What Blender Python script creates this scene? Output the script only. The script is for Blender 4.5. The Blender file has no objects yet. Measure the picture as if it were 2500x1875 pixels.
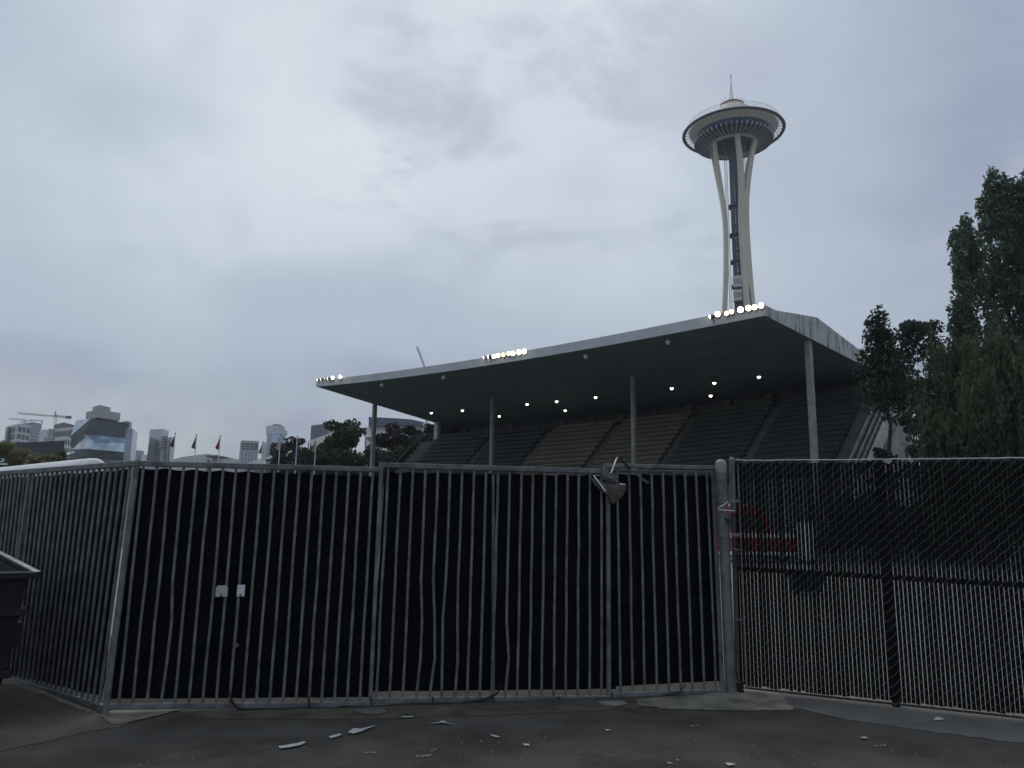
import bpy, math, random
import numpy as np
from math import sin, cos, radians, pi, sqrt, atan2, floor
from mathutils import Vector, Matrix

SC = bpy.context.scene
COL = SC.collection
random.seed(7)

# ------------------------------------------------------------------ camera
F = 1880.0
CAM = np.array([0, 0, 1.7])
TH, RO = radians(10.3), radians(.83)
FW = np.array([0, cos(TH), sin(TH)])
_r0 = np.array([1., 0, 0]); _u0 = np.array([0, -sin(TH), cos(TH)])
RT = cos(RO) * _r0 + sin(RO) * _u0
UP = -sin(RO) * _r0 + cos(RO) * _u0
cd = bpy.data.cameras.new('camera'); cam = bpy.data.objects.new('camera', cd); COL.objects.link(cam)
m = Matrix.Identity(4)
for i in range(3):
    m[i][0] = RT[i]; m[i][1] = UP[i]; m[i][2] = -FW[i]; m[i][3] = CAM[i]
cam.matrix_world = m
cd.sensor_width = 36; cd.lens = F / 2500 * 36
cd.clip_start = .1; cd.clip_end = 20000
SC.camera = cam

# ------------------------------------------------------------------ render settings, world, sun
SC.render.engine = 'CYCLES'
SC.cycles.use_denoising = True
SC.cycles.max_bounces = 8
SC.cycles.transparent_max_bounces = 16
SC.cycles.sample_clamp_indirect = 6
SC.view_settings.view_transform = 'Standard'
SC.view_settings.look = 'None'
SC.view_settings.exposure = 0
SC.view_settings.gamma = 1
SUN_EL, SUN_AZ = radians(48), radians(-8)

def ray(x, y): return FW * F + RT * (x - 1250) + UP * (937.5 - y)

W = bpy.data.worlds.new('World'); SC.world = W; W.use_nodes = True
nt = W.node_tree; N = nt.nodes; Lk = nt.links
N.clear()
out = N.new('ShaderNodeOutputWorld'); bg = N.new('ShaderNodeBackground'); bg.inputs[1].default_value = .1
Lk.new(bg.outputs[0], out.inputs[0])
sky = N.new('ShaderNodeTexSky'); sky.sky_type = 'NISHITA'; sky.sun_disc = False
sky.sun_elevation = SUN_EL; sky.sun_rotation = SUN_AZ
def _in(a, i, v):
    if hasattr(v, 'node') or hasattr(v, 'is_linked'): a.id_data.links.new(v, a.inputs[i])
    else: a.inputs[i].default_value = v
def nmath(N_, op, a, b=0.0, c=None, clamp=False):
    n = N_.new('ShaderNodeMath'); n.operation = op; n.use_clamp = clamp
    _in(n, 0, a); _in(n, 1, b)
    if c is not None: _in(n, 2, c)
    return n.outputs[0]
def smooth(N_, v, a, b, lo=0., hi=1.):
    n = N_.new('ShaderNodeMapRange'); n.interpolation_type = 'SMOOTHSTEP'
    _in(n, 0, v); n.inputs[1].default_value = a; n.inputs[2].default_value = b; n.inputs[3].default_value = lo; n.inputs[4].default_value = hi
    return n.outputs[0]
def cmix(N_, f, a, b):
    n = N_.new('ShaderNodeMix'); n.data_type = 'RGBA'; n.id_data
    _in(n, 0, f)
    for i, v in ((6, a), (7, b)):
        if isinstance(v, tuple): n.inputs[i].default_value = (*v, 1)
        else: n.id_data.links.new(v, n.inputs[i])
    return n.outputs[2]
tc = N.new('ShaderNodeTexCoord'); DV = tc.outputs['Generated']
sep = N.new('ShaderNodeSeparateXYZ'); Lk.new(DV, sep.inputs[0])
zz = nmath(N, 'MAXIMUM', sep.outputs[2], 0.0)
den = nmath(N, 'ADD', zz, .14)
cx = nmath(N, 'DIVIDE', sep.outputs[0], den); cy = nmath(N, 'DIVIDE', sep.outputs[1], den)
cmb = N.new('ShaderNodeCombineXYZ'); Lk.new(cx, cmb.inputs[0]); Lk.new(cy, cmb.inputs[1])
def noise(N_, vec, scale, detail=4, rough=.55, dist=0., off=0.):
    n = N_.new('ShaderNodeTexNoise'); n.inputs['Scale'].default_value = scale; n.inputs['Detail'].default_value = detail
    n.inputs['Roughness'].default_value = rough; n.inputs['Distortion'].default_value = dist
    if off:
        mp = N_.new('ShaderNodeMapping'); mp.inputs[1].default_value = (off, off * .7, off * .3)
        n.id_data.links.new(vec, mp.inputs[0]); vec = mp.outputs[0]
    n.id_data.links.new(vec, n.inputs[0])
    return n.outputs[0]
def toward(px, py, a, b):          # smooth falloff round the direction of one part of the sky
    d = ray(px, py); d = d / np.linalg.norm(d)
    n = N.new('ShaderNodeVectorMath'); n.operation = 'DOT_PRODUCT'; Lk.new(DV, n.inputs[0]); n.inputs[1].default_value = tuple(d)
    return smooth(N, n.outputs['Value'], cos(radians(a)), cos(radians(b)))
n1 = noise(N, cmb.outputs[0], .75, 5, .55, .2, 3.1)
n2 = noise(N, cmb.outputs[0], 2.3, 6, .6, .25, 11.7)
n3 = noise(N, DV, 2.4, 4, .55, .2, 5.2)
fac = nmath(N, 'ADD', nmath(N, 'MULTIPLY', smooth(N, n1, .32, .68), .34), nmath(N, 'MULTIPLY', smooth(N, n3, .32, .68), .26))
fac = nmath(N, 'ADD', fac, nmath(N, 'MULTIPLY', toward(1150, 150, 34, 2), .45))
fac = nmath(N, 'ADD', fac, nmath(N, 'MULTIPLY', toward(330, 420, 20, 2), .12))
fac = nmath(N, 'ADD', fac, nmath(N, 'MULTIPLY', toward(2450, 250, 24, 2), -.16))
fac = nmath(N, 'ADD', fac, nmath(N, 'MULTIPLY', smooth(N, sep.outputs[2], .12, .5), .36))
fac = nmath(N, 'SUBTRACT', fac, .17)
fac = nmath(N, 'ADD', fac, nmath(N, 'MULTIPLY', toward(1750, 700, 13, 2), .12))
C_dark, C_mid, C_lite = (3.4, 3.9, 5.15), (4.9, 5.65, 6.65), (7.3, 8.15, 8.8)
col = cmix(N, smooth(N, fac, .04, .55), C_dark, C_mid)
col = cmix(N, smooth(N, fac, .5, 1.1), col, C_lite)
# scattered darker puffs, top centre to right
puff = nmath(N, 'MULTIPLY', smooth(N, n2, .5, .68), nmath(N, 'MAXIMUM', toward(1250, 230, 18, 5), nmath(N, 'MULTIPLY', toward(2000, 200, 25, 8), .8)))
col = cmix(N, nmath(N, 'MULTIPLY', puff, .85), col, (4.7, 5.2, 6.3))
# paler break in the cloud just above the horizon
nb = noise(N, DV, 7.0, 4, .5, .1, 2.0)
band = nmath(N, 'MULTIPLY', smooth(N, sep.outputs[2], .19, .07), toward(250, 1150, 42, 12))
band = nmath(N, 'MULTIPLY', band, smooth(N, nb, .3, .62))
col = cmix(N, nmath(N, 'MULTIPLY', band, .8), col, (6.6, 7.2, 7.2))
col = cmix(N, .06, col, sky.outputs[0])
Lk.new(col, bg.inputs[0])

sd = bpy.data.lights.new('sun', 'SUN'); sd.energy = .95; sd.angle = radians(35); sd.color = (1, .93, .80)
so = bpy.data.objects.new('sun', sd); COL.objects.link(so)
so.rotation_euler = Vector((-sin(SUN_AZ) * -1 * cos(SUN_EL), cos(SUN_AZ) * cos(SUN_EL), sin(SUN_EL))).to_track_quat('Z', 'Y').to_euler()

# ------------------------------------------------------------------ geometry helpers
def atz(x, y, z=0.):
    d = ray(x, y); return CAM + d * (z - CAM[2]) / d[2]
def aty(x, y, Y):
    d = ray(x, y); return CAM + d * Y / d[1]
def onplane(x, y, P, n):
    d = ray(x, y); return CAM + d * (np.dot(P - CAM, n) / np.dot(d, n))
def nrm(v):
    v = np.array(v, float); return v / np.linalg.norm(v)
Z = np.array([0, 0, 1.])
ORG = {}                                             # object -> world origin of its thing

def tag(o, label=None, cat=None, group=None, kind=None):
    if label: o['label'] = label
    if cat: o['category'] = cat
    if group: o['group'] = group
    if kind: o['kind'] = kind
    return o
def thing(name, label, cat, loc, group=None):
    o = bpy.data.objects.new(name, None); COL.objects.link(o); o.empty_display_size = .2
    loc = np.array(loc, float); o.location = loc; ORG[o.name] = loc
    return tag(o, label, cat, group)

class MB:
    def __init__(s): s.v = []; s.f = []
    def add(s, vs, fs):
        b = len(s.v); s.v += [tuple(map(float, v)) for v in vs]; s.f += [tuple(i + b for i in f) for f in fs]; return s
    def quad(s, a, b, c, d): return s.add([a, b, c, d], [(0, 1, 2, 3)])
    def obox(s, c, ax, ay, az):                      # centre and three half-axes
        c, ax, ay, az = map(np.array, (c, ax, ay, az)); vs = []
        for k in (-1, 1):
            for j in (-1, 1):
                for i in (-1, 1): vs.append(c + ax * i + ay * j + az * k)
        return s.add(vs, [(0, 2, 3, 1), (4, 5, 7, 6), (0, 1, 5, 4), (2, 6, 7, 3), (0, 4, 6, 2), (1, 3, 7, 5)])
    def box(s, x0, x1, y0, y1, z0, z1):
        return s.obox(((x0 + x1) / 2, (y0 + y1) / 2, (z0 + z1) / 2), ((x1 - x0) / 2, 0, 0), (0, (y1 - y0) / 2, 0), (0, 0, (z1 - z0) / 2))
    def beam(s, a, b, w, h, up=Z, ch=0.0):           # rectangular bar, optionally chamfered
        a, b = np.array(a, float), np.array(b, float); d = nrm(b - a); sd = nrm(np.cross(d, up)); u2 = np.cross(sd, d)
        if ch <= 0: return s.obox((a + b) / 2, (b - a) / 2, sd * w / 2, u2 * h / 2)
        pr = []
        for sx, sy in ((1, 1), (-1, 1), (-1, -1), (1, -1)):
            p1 = sd * (w / 2 - ch) * sx + u2 * h / 2 * sy; p2 = sd * w / 2 * sx + u2 * (h / 2 - ch) * sy
            pr += [p2, p1] if sx * sy > 0 else [p1, p2]
        n = len(pr); vs = [a + p for p in pr] + [b + p for p in pr]
        fs = [(i, (i + 1) % n, n + (i + 1) % n, n + i) for i in range(n)] + [tuple(range(n))[::-1], tuple(range(n, 2 * n))]
        return s.add(vs, fs)
    def tube(s, pts, r, n=8, cap=True):
        pts = [np.array(p, float) for p in pts]; rs = r if hasattr(r, '__len__') else [r] * len(pts)
        d0 = nrm(pts[-1] - pts[0]) if np.linalg.norm(pts[-1] - pts[0]) > 1e-9 else nrm(pts[1] - pts[0])
        ref = Z if abs(d0[2]) < .9 else np.array([1., 0, 0]); vs = []; fs = []
        for i, p in enumerate(pts):
            d = nrm(pts[min(i + 1, len(pts) - 1)] - pts[max(i - 1, 0)])
            x = nrm(np.cross(d, ref)); y = np.cross(d, x)
            for k in range(n):
                a = 2 * pi * k / n; vs.append(p + (x * cos(a) + y * sin(a)) * rs[i])
        for i in range(len(pts) - 1):
            for k in range(n):
                fs.append((i * n + k, i * n + (k + 1) % n, (i + 1) * n + (k + 1) % n, (i + 1) * n + k))
        if cap: fs += [tuple(range(n))[::-1], tuple(range((len(pts) - 1) * n, len(pts) * n))]
        return s.add(vs, fs)
    def prism(s, poly, ext):                         # planar polygon (3D points) swept by ext
        n = len(poly); ext = np.array(ext, float); vs = [np.array(p, float) for p in poly]; vs = vs + [v + ext for v in vs]
        return s.add(vs, [(i, (i + 1) % n, n + (i + 1) % n, n + i) for i in range(n)] + [tuple(range(n))[::-1], tuple(range(n, 2 * n))])
    def lathe(s, c, prof, n=48, a0=0., a1=2 * pi):   # prof: list of (r, z)
        c = np.array(c, float); full = abs(a1 - a0 - 2 * pi) < 1e-6; k = n if full else n + 1; vs = []; fs = []
        for r, z in prof:
            for i in range(k):
                a = a0 + (a1 - a0) * i / n; vs.append(c + (r * cos(a), r * sin(a), z))
        for j in range(len(prof) - 1):
            for i in range(n):
                i2 = (i + 1) % k; fs.append((j * k + i, j * k + i2, (j + 1) * k + i2, (j + 1) * k + i))
        return s.add(vs, fs)
    def dome(s, c, r, h, n=16, rings=5):
        return s.lathe(c, [(r * cos(pi / 2 * i / rings), h * sin(pi / 2 * i / rings)) for i in range(rings)] + [(.0008, h)], n)
    def build(s, name, mat, parent=None, smooth=False, org=None):
        v = np.array(s.v, float)
        if parent is not None: o0 = ORG[parent.name]
        elif org is not None: o0 = np.array(org, float)
        else: o0 = np.array([(v[:, 0].min() + v[:, 0].max()) / 2, (v[:, 1].min() + v[:, 1].max()) / 2, v[:, 2].min()])
        me = bpy.data.meshes.new(name); me.from_pydata([tuple(x) for x in (v - o0)], [], s.f)
        if smooth:
            me.polygons.foreach_set('use_smooth', [True] * len(me.polygons))
            try: me.set_sharp_from_angle(angle=radians(38))
            except Exception: pass
        me.materials.append(mat)
        o = bpy.data.objects.new(name, me); COL.objects.link(o); ORG[o.name] = o0
        if parent is not None: o.parent = parent
        else: o.location = o0
        return o

# ------------------------------------------------------------------ materials
MATS = {}
def mat(name, col, rough=.6, metal=0., var=.15, scale=3., bump=0., bscale=20., col2=None, spec=.5, stretch=None, streak=None, coords='Object'):
    if name in MATS: return MATS[name]
    mt = bpy.data.materials.new(name); mt.use_nodes = True; t = mt.node_tree; B = t.nodes['Principled BSDF']
    B.inputs['Roughness'].default_value = rough; B.inputs['Metallic'].default_value = metal; B.inputs['Specular IOR Level'].default_value = spec
    c = t.nodes.new('ShaderNodeTexCoord'); vec = c.outputs[coords]
    if stretch:
        mp = t.nodes.new('ShaderNodeMapping'); mp.inputs[3].default_value = stretch; t.links.new(vec, mp.inputs[0]); vec = mp.outputs[0]
    n = noise(t.nodes, vec, scale, 6, .6)
    a = tuple(x * (1 - var) for x in col); b = tuple(min(1, x * (1 + var)) for x in (col2 or col))
    if col2: a = col; b = col2
    cc = cmix(t.nodes, smooth(t.nodes, n, .3, .7), a, b)
    if streak:
        mp = t.nodes.new('ShaderNodeMapping'); mp.inputs[3].default_value = streak[1]; t.links.new(c.outputs[coords], mp.inputs[0])
        sn = noise(t.nodes, mp.outputs[0], 1.0, 5, .65)
        cc = cmix(t.nodes, smooth(t.nodes, sn, streak[2], streak[3]), cc, streak[0])
    t.links.new(cc, B.inputs['Base Color'])
    if bump:
        bn = noise(t.nodes, vec, bscale, 5, .6); bp = t.nodes.new('ShaderNodeBump'); bp.inputs['Strength'].default_value = bump; bp.inputs['Distance'].default_value = .02
        t.links.new(bn, bp.inputs['Height']); t.links.new(bp.outputs[0], B.inputs['Normal'])
    MATS[name] = mt; return mt
def leafmat(name, col, var=.65, trans=.4):
    mt = bpy.data.materials.new(name); mt.use_nodes = True; t = mt.node_tree; B = t.nodes['Principled BSDF']
    B.inputs['Roughness'].default_value = .6; B.inputs['Specular IOR Level'].default_value = .3
    g = t.nodes.new('ShaderNodeNewGeometry'); c = t.nodes.new('ShaderNodeTexCoord')
    n = noise(t.nodes, c.outputs['Object'], .8, 3, .6)
    f = nmath(t.nodes, 'ADD', nmath(t.nodes, 'MULTIPLY', g.outputs['Random Per Island'], .5), nmath(t.nodes, 'MULTIPLY', smooth(t.nodes, n, .3, .7), .5))
    cc = cmix(t.nodes, f, tuple(x * (1 - var) for x in col), tuple(x * (1 + var) for x in col))
    t.links.new(cc, B.inputs['Base Color'])
    tr = t.nodes.new('ShaderNodeBsdfTranslucent'); t.links.new(cc, tr.inputs[0])
    mx = t.nodes.new('ShaderNodeMixShader'); mx.inputs[0].default_value = trans
    t.links.new(B.outputs[0], mx.inputs[1]); t.links.new(tr.outputs[0], mx.inputs[2])
    t.links.new(mx.outputs[0], t.nodes['Material Output'].inputs[0])
    return mt
def emis(name, col, s):
    mt = bpy.data.materials.new(name); mt.use_nodes = True; B = mt.node_tree.nodes['Principled BSDF']
    B.inputs['Base Color'].default_value = (*col, 1); B.inputs['Emission Color'].default_value = (*col, 1); B.inputs['Emission Strength'].default_value = s
    return mt
def glassmat(name, col, rough=.06, metal=.75, var=.3, scale=.4, stretch=None, lines=None):
    return mat(name, col, rough, metal, var, scale, 0, 20, None, .5, stretch)

M_gal = mat('galvanised', (.138, .141, .140), .6, .15, .38, 7, .15, 60)
M_galp = mat('galvanised_pipe', (.15, .155, .15), .55, .2, .35, 6, .1, 60)
M_fabric = mat('black_screen', (.005, .0053, .006), .78, 0, .3, 5, .35, 7, spec=.1)
M_slat = mat('black_slat', (.006, .007, .007), .75, 0, .3, 8, spec=.12)
M_wire = mat('chain_wire', (.17, .17, .17), .55, .5, .2, 20)
M_black = mat('black_metal', (.007, .007, .008), .5, .2, .3, 7, .1, 30)
M_rim = mat('pale_rim', (.33, .34, .36), .5, .6, .35, 6)
M_conc = mat('concrete', (.27, .26, .24), .85, 0, .25, 1.2, .2, 40)
M_stain = mat('stained_concrete', (.50, .51, .50), .8, 0, .12, 2, .1, 30, streak=((.13, .125, .115), (2.6, 2.6, .3), .5, .66))
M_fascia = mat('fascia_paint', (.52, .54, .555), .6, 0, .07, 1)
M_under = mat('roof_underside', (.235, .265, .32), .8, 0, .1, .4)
M_cream = mat('cream_paint', (.64, .575, .47), .55, 0, .05, .2)
M_white = mat('white_paint', (.78, .78, .76), .5, 0, .05, 1)
M_rust = mat('rusty_steel', (.10, .075, .065), .7, .3, .35, 14)

# ------------------------------------------------------------------ ground sheets
def sheet(name, poly, z, mt):
    mb = MB(); mb.add([(x, y, z) for x, y in poly], [tuple(range(len(poly)))]); o = mb.build(name, mt, org=(0, 0, 0)); o['kind'] = 'structure'; return o
M_asph = mat('asphalt', (.088, .082, .072), .92, 0, .36, 1.3, .9, 90, streak=((.115, .108, .096), (.7, .9, 1), .52, .72), spec=.25)
t_ = M_asph.node_tree                                  # fine aggregate speckle
_c = t_.nodes.new('ShaderNodeTexCoord'); _n = noise(t_.nodes, _c.outputs['Object'], 42, 5, .8)
_B = t_.nodes['Principled BSDF']; _src = _B.inputs['Base Color'].links[0].from_socket
t_.links.new(cmix(t_.nodes, nmath(t_.nodes, 'MULTIPLY', smooth(t_.nodes, _n, .5, .68), .6), _src, (.15, .143, .128)), _B.inputs['Base Color'])
M_land = mat('far_ground', (.07, .075, .065), .95, 0, .3, .02)
M_yard = mat('yard_concrete', (.20, .20, .19), .9, 0, .2, .5, .2, 30)
M_turf = mat('turf', (.06, .10, .045), .95, 0, .2, .3)
sheet('ground', [(-9000, -3000), (9000, -3000), (9000, 9000), (-9000, 9000)], -.03, M_land)
G0 = atz(258, 1745); G1 = atz(1775, 1690); GL = atz(45, 1662); K0 = atz(1818, 1688); K1 = atz(2500, 1762)
GL2 = G0 + (GL - G0) * 1.9; K2 = K0 + (K1 - K0) * 1.35
sheet('pavement', [(-30, -12), (30, -12), (30, K2[1] - 3), (K2[0], K2[1] + .05), (K0[0], K0[1] + .05), (G1[0] - .1, G1[1] + 2.6), (G0[0] + .3, G0[1] + 2.6), (GL2[0] + .3, GL2[1] + 2.4), (-30, GL2[1] + 14)], 0, M_asph)
sheet('yard', [(GL2[0], GL2[1] + .1), (G0[0], G0[1] + .1), (G1[0], G1[1] + .1), (K0[0], K0[1] + .05), (K2[0], K2[1] + .05), (40, K2[1]), (40, 46), (10, 46), (-60, 46), (-60, 30)], -.004, M_yard)
sheet('field', [(-70, 46), (10, 46), (14, 50), (-20, 86), (-110, 86)], -.012, M_turf)
M_apron = mat('apron', (.20, .185, .15), .9, 0, .4, 3.2, .25, 40)
M_pale = mat('pale_strip', (.14, .133, .12), .92, 0, .25, 1.4, .3, 60)
def px_sheet(name, pts, z, mt):
    P = [atz(x, y, z)[:2] for x, y in pts]; o = []; rn = random.Random(len(pts) + int(pts[0][0]))
    for i in range(len(P)):
        a, b = P[i], P[(i + 1) % len(P)]; k_ = max(2, min(40, int(np.linalg.norm(b - a) / .05)))
        for j in range(k_): q = a + (b - a) * j / k_; o.append((q[0] + rn.gauss(0, .009), q[1] + rn.gauss(0, .012)))
    return sheet(name, o, z, mt)
px_sheet('dirt_strip', [(470, 1736), (900, 1727), (1300, 1722), (1560, 1716), (1562, 1730), (1300, 1742), (1000, 1752), (700, 1756), (480, 1752)], .0035, mat('dirt', (.082, .075, .053), .95, 0, .4, 4, .5, 60))
M_olive = mat('worn_patch', (.105, .095, .068), .93, 0, .3, 1.2, .3, 60)
px_sheet('driveway', [(-300, 1960), (-300, 1660), (60, 1668), (262, 1748), (322, 1768), (180, 1795), (0, 1835), (-120, 1880)], .004, M_olive)
px_sheet('concrete_strip', [(-250, 1590), (-250, 1620), (30, 1672), (140, 1710), (262, 1758), (280, 1742), (240, 1728), (60, 1655)], .008, M_apron)
px_sheet('concrete_apron', [(262, 1764), (290, 1770), (345, 1755), (440, 1733), (420, 1716), (290, 1720), (268, 1738)], .0105, M_apron)
px_sheet('concrete_apron', [(1552, 1706), (1560, 1722), (1640, 1731), (1800, 1735), (1942, 1733), (1905, 1692), (1818, 1672), (1760, 1690), (1650, 1700)], .008, M_apron)
px_sheet('gutter_strip', [(1935, 1727), (2060, 1755), (2300, 1790), (2500, 1815), (2760, 1850), (2760, 1795), (2500, 1758), (2200, 1722), (1900, 1688)], .004, M_pale)
px_sheet('drain_cover', [(862, 1731), (880, 1741), (915, 1744), (942, 1737), (935, 1730)], .009, M_pale)
px_sheet('drain_cover', [(1455, 1712), (1470, 1721), (1505, 1724), (1530, 1718), (1520, 1710)], .009, M_apron)

# ------------------------------------------------------------------ barred gates and fence
eg = nrm(G1 - G0); ng = np.array([-eg[1], eg[0], 0]); ng = ng if ng[1] > 0 else -ng
lean = radians(2.0); NG = nrm(ng * cos(lean) - Z * sin(lean))
def gp(x, y, off=0.): return onplane(x, y, G0 - NG * off, NG)
CT = gp(335, 1130)                                     # top of the corner post
NL = nrm(np.cross(GL - G0, CT - G0)); NL = NL if NL[1] > 0 else -NL
def lp(x, y, off=0.): return onplane(x, y, G0 - NL * off, NL)

def bars(par, tops, bots, n, fn, r, seed, bends={}, jit=.004, skip=()):
    rnd = random.Random(seed)
    t0, t1 = fn(*tops[0]), fn(*tops[1]); b0, b1 = fn(*bots[0]), fn(*bots[1])
    for i in range(n):
        if i in skip: continue
        s = i / (n - 1); a = b0 + (b1 - b0) * s; b = t0 + (t1 - t0) * s; sd = nrm(t1 - t0)
        pts = []
        for k in range(7):
            w = k / 6; o = rnd.uniform(-jit, jit) * (0 < k < 6)
            for (wc, amp, wd) in bends.get(i, []): o += amp * math.exp(-((w - wc) / wd) ** 2)
            pts.append(a + (b - a) * w + sd * o)
        mb = MB(); mb.tube(pts, r, 8); mb.build('bar', M_gal, par, True)

def screen(par, fn, quad, nx=60, nz=14, amp=.018, off=-.05, seed=0, name='screen'):
    rnd = np.random.RandomState(seed); tl, tr, br, bl = [fn(*q, off) for q in quad]; nn = nrm(np.cross(tr - tl, bl - tl)); vs = []; fs = []
    ph = rnd.rand(4) * 6
    for j in range(nz + 1):
        for i in range(nx + 1):
            u, v = i / nx, j / nz; P = (tl * (1 - u) + tr * u) * (1 - v) + (bl * (1 - u) + br * u) * v
            a = amp * (sin(u * 23 + ph[0] + v * 3) * .5 + sin(u * 61 + ph[1] - v * 5) * .3 + rnd.uniform(-.4, .4))
            sag = -abs(sin(u * pi * 9)) * .018 if j == 0 else 0
            vs.append(P + nn * a + Z * sag)
    for j in range(nz):
        for i in range(nx):
            b = j * (nx + 1) + i; fs.append((b, b + 1, b + nx + 2, b + nx + 1))
    n0 = len(vs); vs2 = [v - nn * .004 for v in vs]; fs2 = [tuple(k + n0 for k in f[::-1]) for f in fs]
    mb = MB(); mb.add(vs + vs2, fs + fs2); return mb.build(name, M_fabric, par, True)

def rail(par, a, b, w, h, name, mt=None):
    mb = MB(); mb.beam(a, b, w, h, Z, .006); return mb.build(name, mt or M_gal, par)

gl = thing('barred_gate', 'grey barred gate panel carrying two small pale lock plates', 'gate', G0, 'barred gate panels along the front')
rail(gl, gp(337, 1131.5), gp(930, 1146.5), .05, .05, 'top_rail')
rail(gl, gp(262, 1725), gp(905, 1719), .05, .05, 'bottom_rail')
bars(gl, [(351, 1132), (911, 1146)], [(289, 1724), (878, 1719)], 19, gp, .0135, 1, {3: [(.28, .03, .12)], 6: [(.5, .01, .3)]})
mb = MB(); mb.beam(gp(931, 1136), gp(903, 1726), .038, .038, NG, .006); mb.build('gate_stile', M_gal, gl)
mb = MB(); mb.beam(gp(932, 1128, .004), gp(931, 1146, .004), .05, .05, NG, .006); mb.build('stile_cap', M_gal, gl)
screen(gl, gp, [(338, 1141), (925, 1160), (905, 1702), (270, 1706)], seed=1)
for (x, y, w, h) in ((541, 1443, .105, .102), (588, 1442, .068, .105)):
    P = gp(x, y, .03); sx = eg * w / 2; sz = Z * h / 2; c = .018 if w > .08 else .002
    poly = [P - sx + sz - Z * c, P - sx * (1 - c / (w / 2)) + sz, P + sx * (1 - c / (w / 2)) + sz, P + sx + sz - Z * c, P + sx - sz, P - sx - sz]
    mb = MB(); mb.prism(poly, NG * .022); o = mb.build('lock_plate', mat('plate_paint', (.42, .42, .39), .5, .2, .12, 20) if w > .08 else mat('plate_pale', (.62, .63, .64), .5, .1, .1, 20), gl)
    o['label'] = 'dull grey lock plate with clipped corners' if w > .08 else 'pale narrow lock plate'
    ORG[o.name] = ORG[gl.name]
    mb = MB(); mb.tube([P - sz * .55 - NG * .012, P - sz * .95 - NG * .02], .006, 6); mb.build('lock_pin', M_black, o)

P = gp(578, 1575, .02); mb = MB(); mb.tube([P, P + NG * -.02], .018, 10); mb.build('bolt', M_galp, gl)
gm = thing('barred_gate', 'long grey barred gate panel with several bent bars', 'gate', gp(912, 1725), 'barred gate panels along the front')
rail(gm, gp(936, 1135.5), gp(1478, 1151), .05, .052, 'top_rail')
rail(gm, gp(907, 1710), gp(1487, 1704), .05, .05, 'bottom_rail')
bars(gm, [(948, 1137), (1468, 1150)], [(918, 1710), (1468, 1704)], 19, gp, .0135, 2,
     {3: [(.25, .04, .16)], 4: [(.22, .055, .14)], 5: [(.3, -.02, .15)], 6: [(.12, .02, .1)], 9: [(.1, -.015, .1)], 10: [(.16, .03, .1)]})
mb = MB(); mb.beam(gp(1484, 1152), gp(1486, 1706), .042, .042, NG, .006); mb.build('gate_stile', M_gal, gm)
mb = MB(); mb.beam(gp(1204, 1150, -.04), gp(1204, 1706, -.04), .03, .03, NG, .004); mb.build('rear_brace', M_gal, gm)
screen(gm, gp, [(940, 1150), (1497, 1160), (1503, 1682), (905, 1688)], seed=2, off=-.06)

gr = thing('barred_gate', 'narrow grey barred gate panel hung beside the round post', 'gate', gp(1490, 1712), 'barred gate panels along the front')
rail(gr, gp(1479, 1137, .02), gp(1752, 1142, .02), .045, .045, 'top_rail')
rail(gr, gp(1478, 1149, -.05), gp(1745, 1154, -.05), .035, .035, 'inner_rail')
rail(gr, gp(1493, 1697, .01), gp(1769, 1688, .01), .05, .05, 'bottom_rail')
bars(gr, [(1507, 1141), (1725, 1143)], [(1515, 1697), (1748, 1689)], 9, gp, .0135, 3)
mb = MB(); mb.beam(gp(1740, 1140), gp(1763, 1690), .042, .042, NG, .006); mb.build('gate_stile', M_gal, gr)
mb = MB(); mb.beam(gp(1478, 1132), gp(1479, 1152), .048, .048, NG, .005); mb.build('stile_cap', M_gal, gr)
screen(gr, gp, [(1484, 1155), (1742, 1160), (1766, 1662), (1490, 1676)], seed=3, nx=24)

fl = thing('barred_fence', 'grey barred fence running back from the corner behind the dumpster', 'fence', G0 + (GL - G0) * .5)
LE0, LE1 = (-170, 1166), (-120, 1608)
rail(fl, lp(-170, 1168.5), lp(337, 1131.5), .05, .055, 'top_rail')
rail(fl, lp(-130, 1606), lp(258, 1729), .05, .05, 'bottom_rail')
bars(fl, [(-160, 1170), (318, 1137)], [(-205, 1600), (241, 1722)], 48, lp, .0165, 4, jit=.003)
mb = MB(); mb.beam(CT + Z * .01, gp(256, 1752), .05, .05, NG, .008); o = mb.build('corner_post', M_gal, fl)
mb = MB(); mb.beam(lp(76, 1152), lp(10, 1652), .055, .055, NL, .006); mb.build('fence_post', M_gal, fl)
screen(fl, lp, [(-170, 1180), (322, 1143), (250, 1700), (-205, 1590)], nx=40, seed=4, off=-.04)
for (x, y) in ((128, 1697), (-40, 1655)):
    P = lp(x, y); mb = MB(); mb.prism([P + Z * .02, P + nrm(G0 - GL) * .06 - Z * .055, P + nrm(G0 - GL) * .22 - Z * .05, P + nrm(G0 - GL) * .26 - Z * .01], NL * .12); mb.build('foot', M_black, fl)

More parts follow.
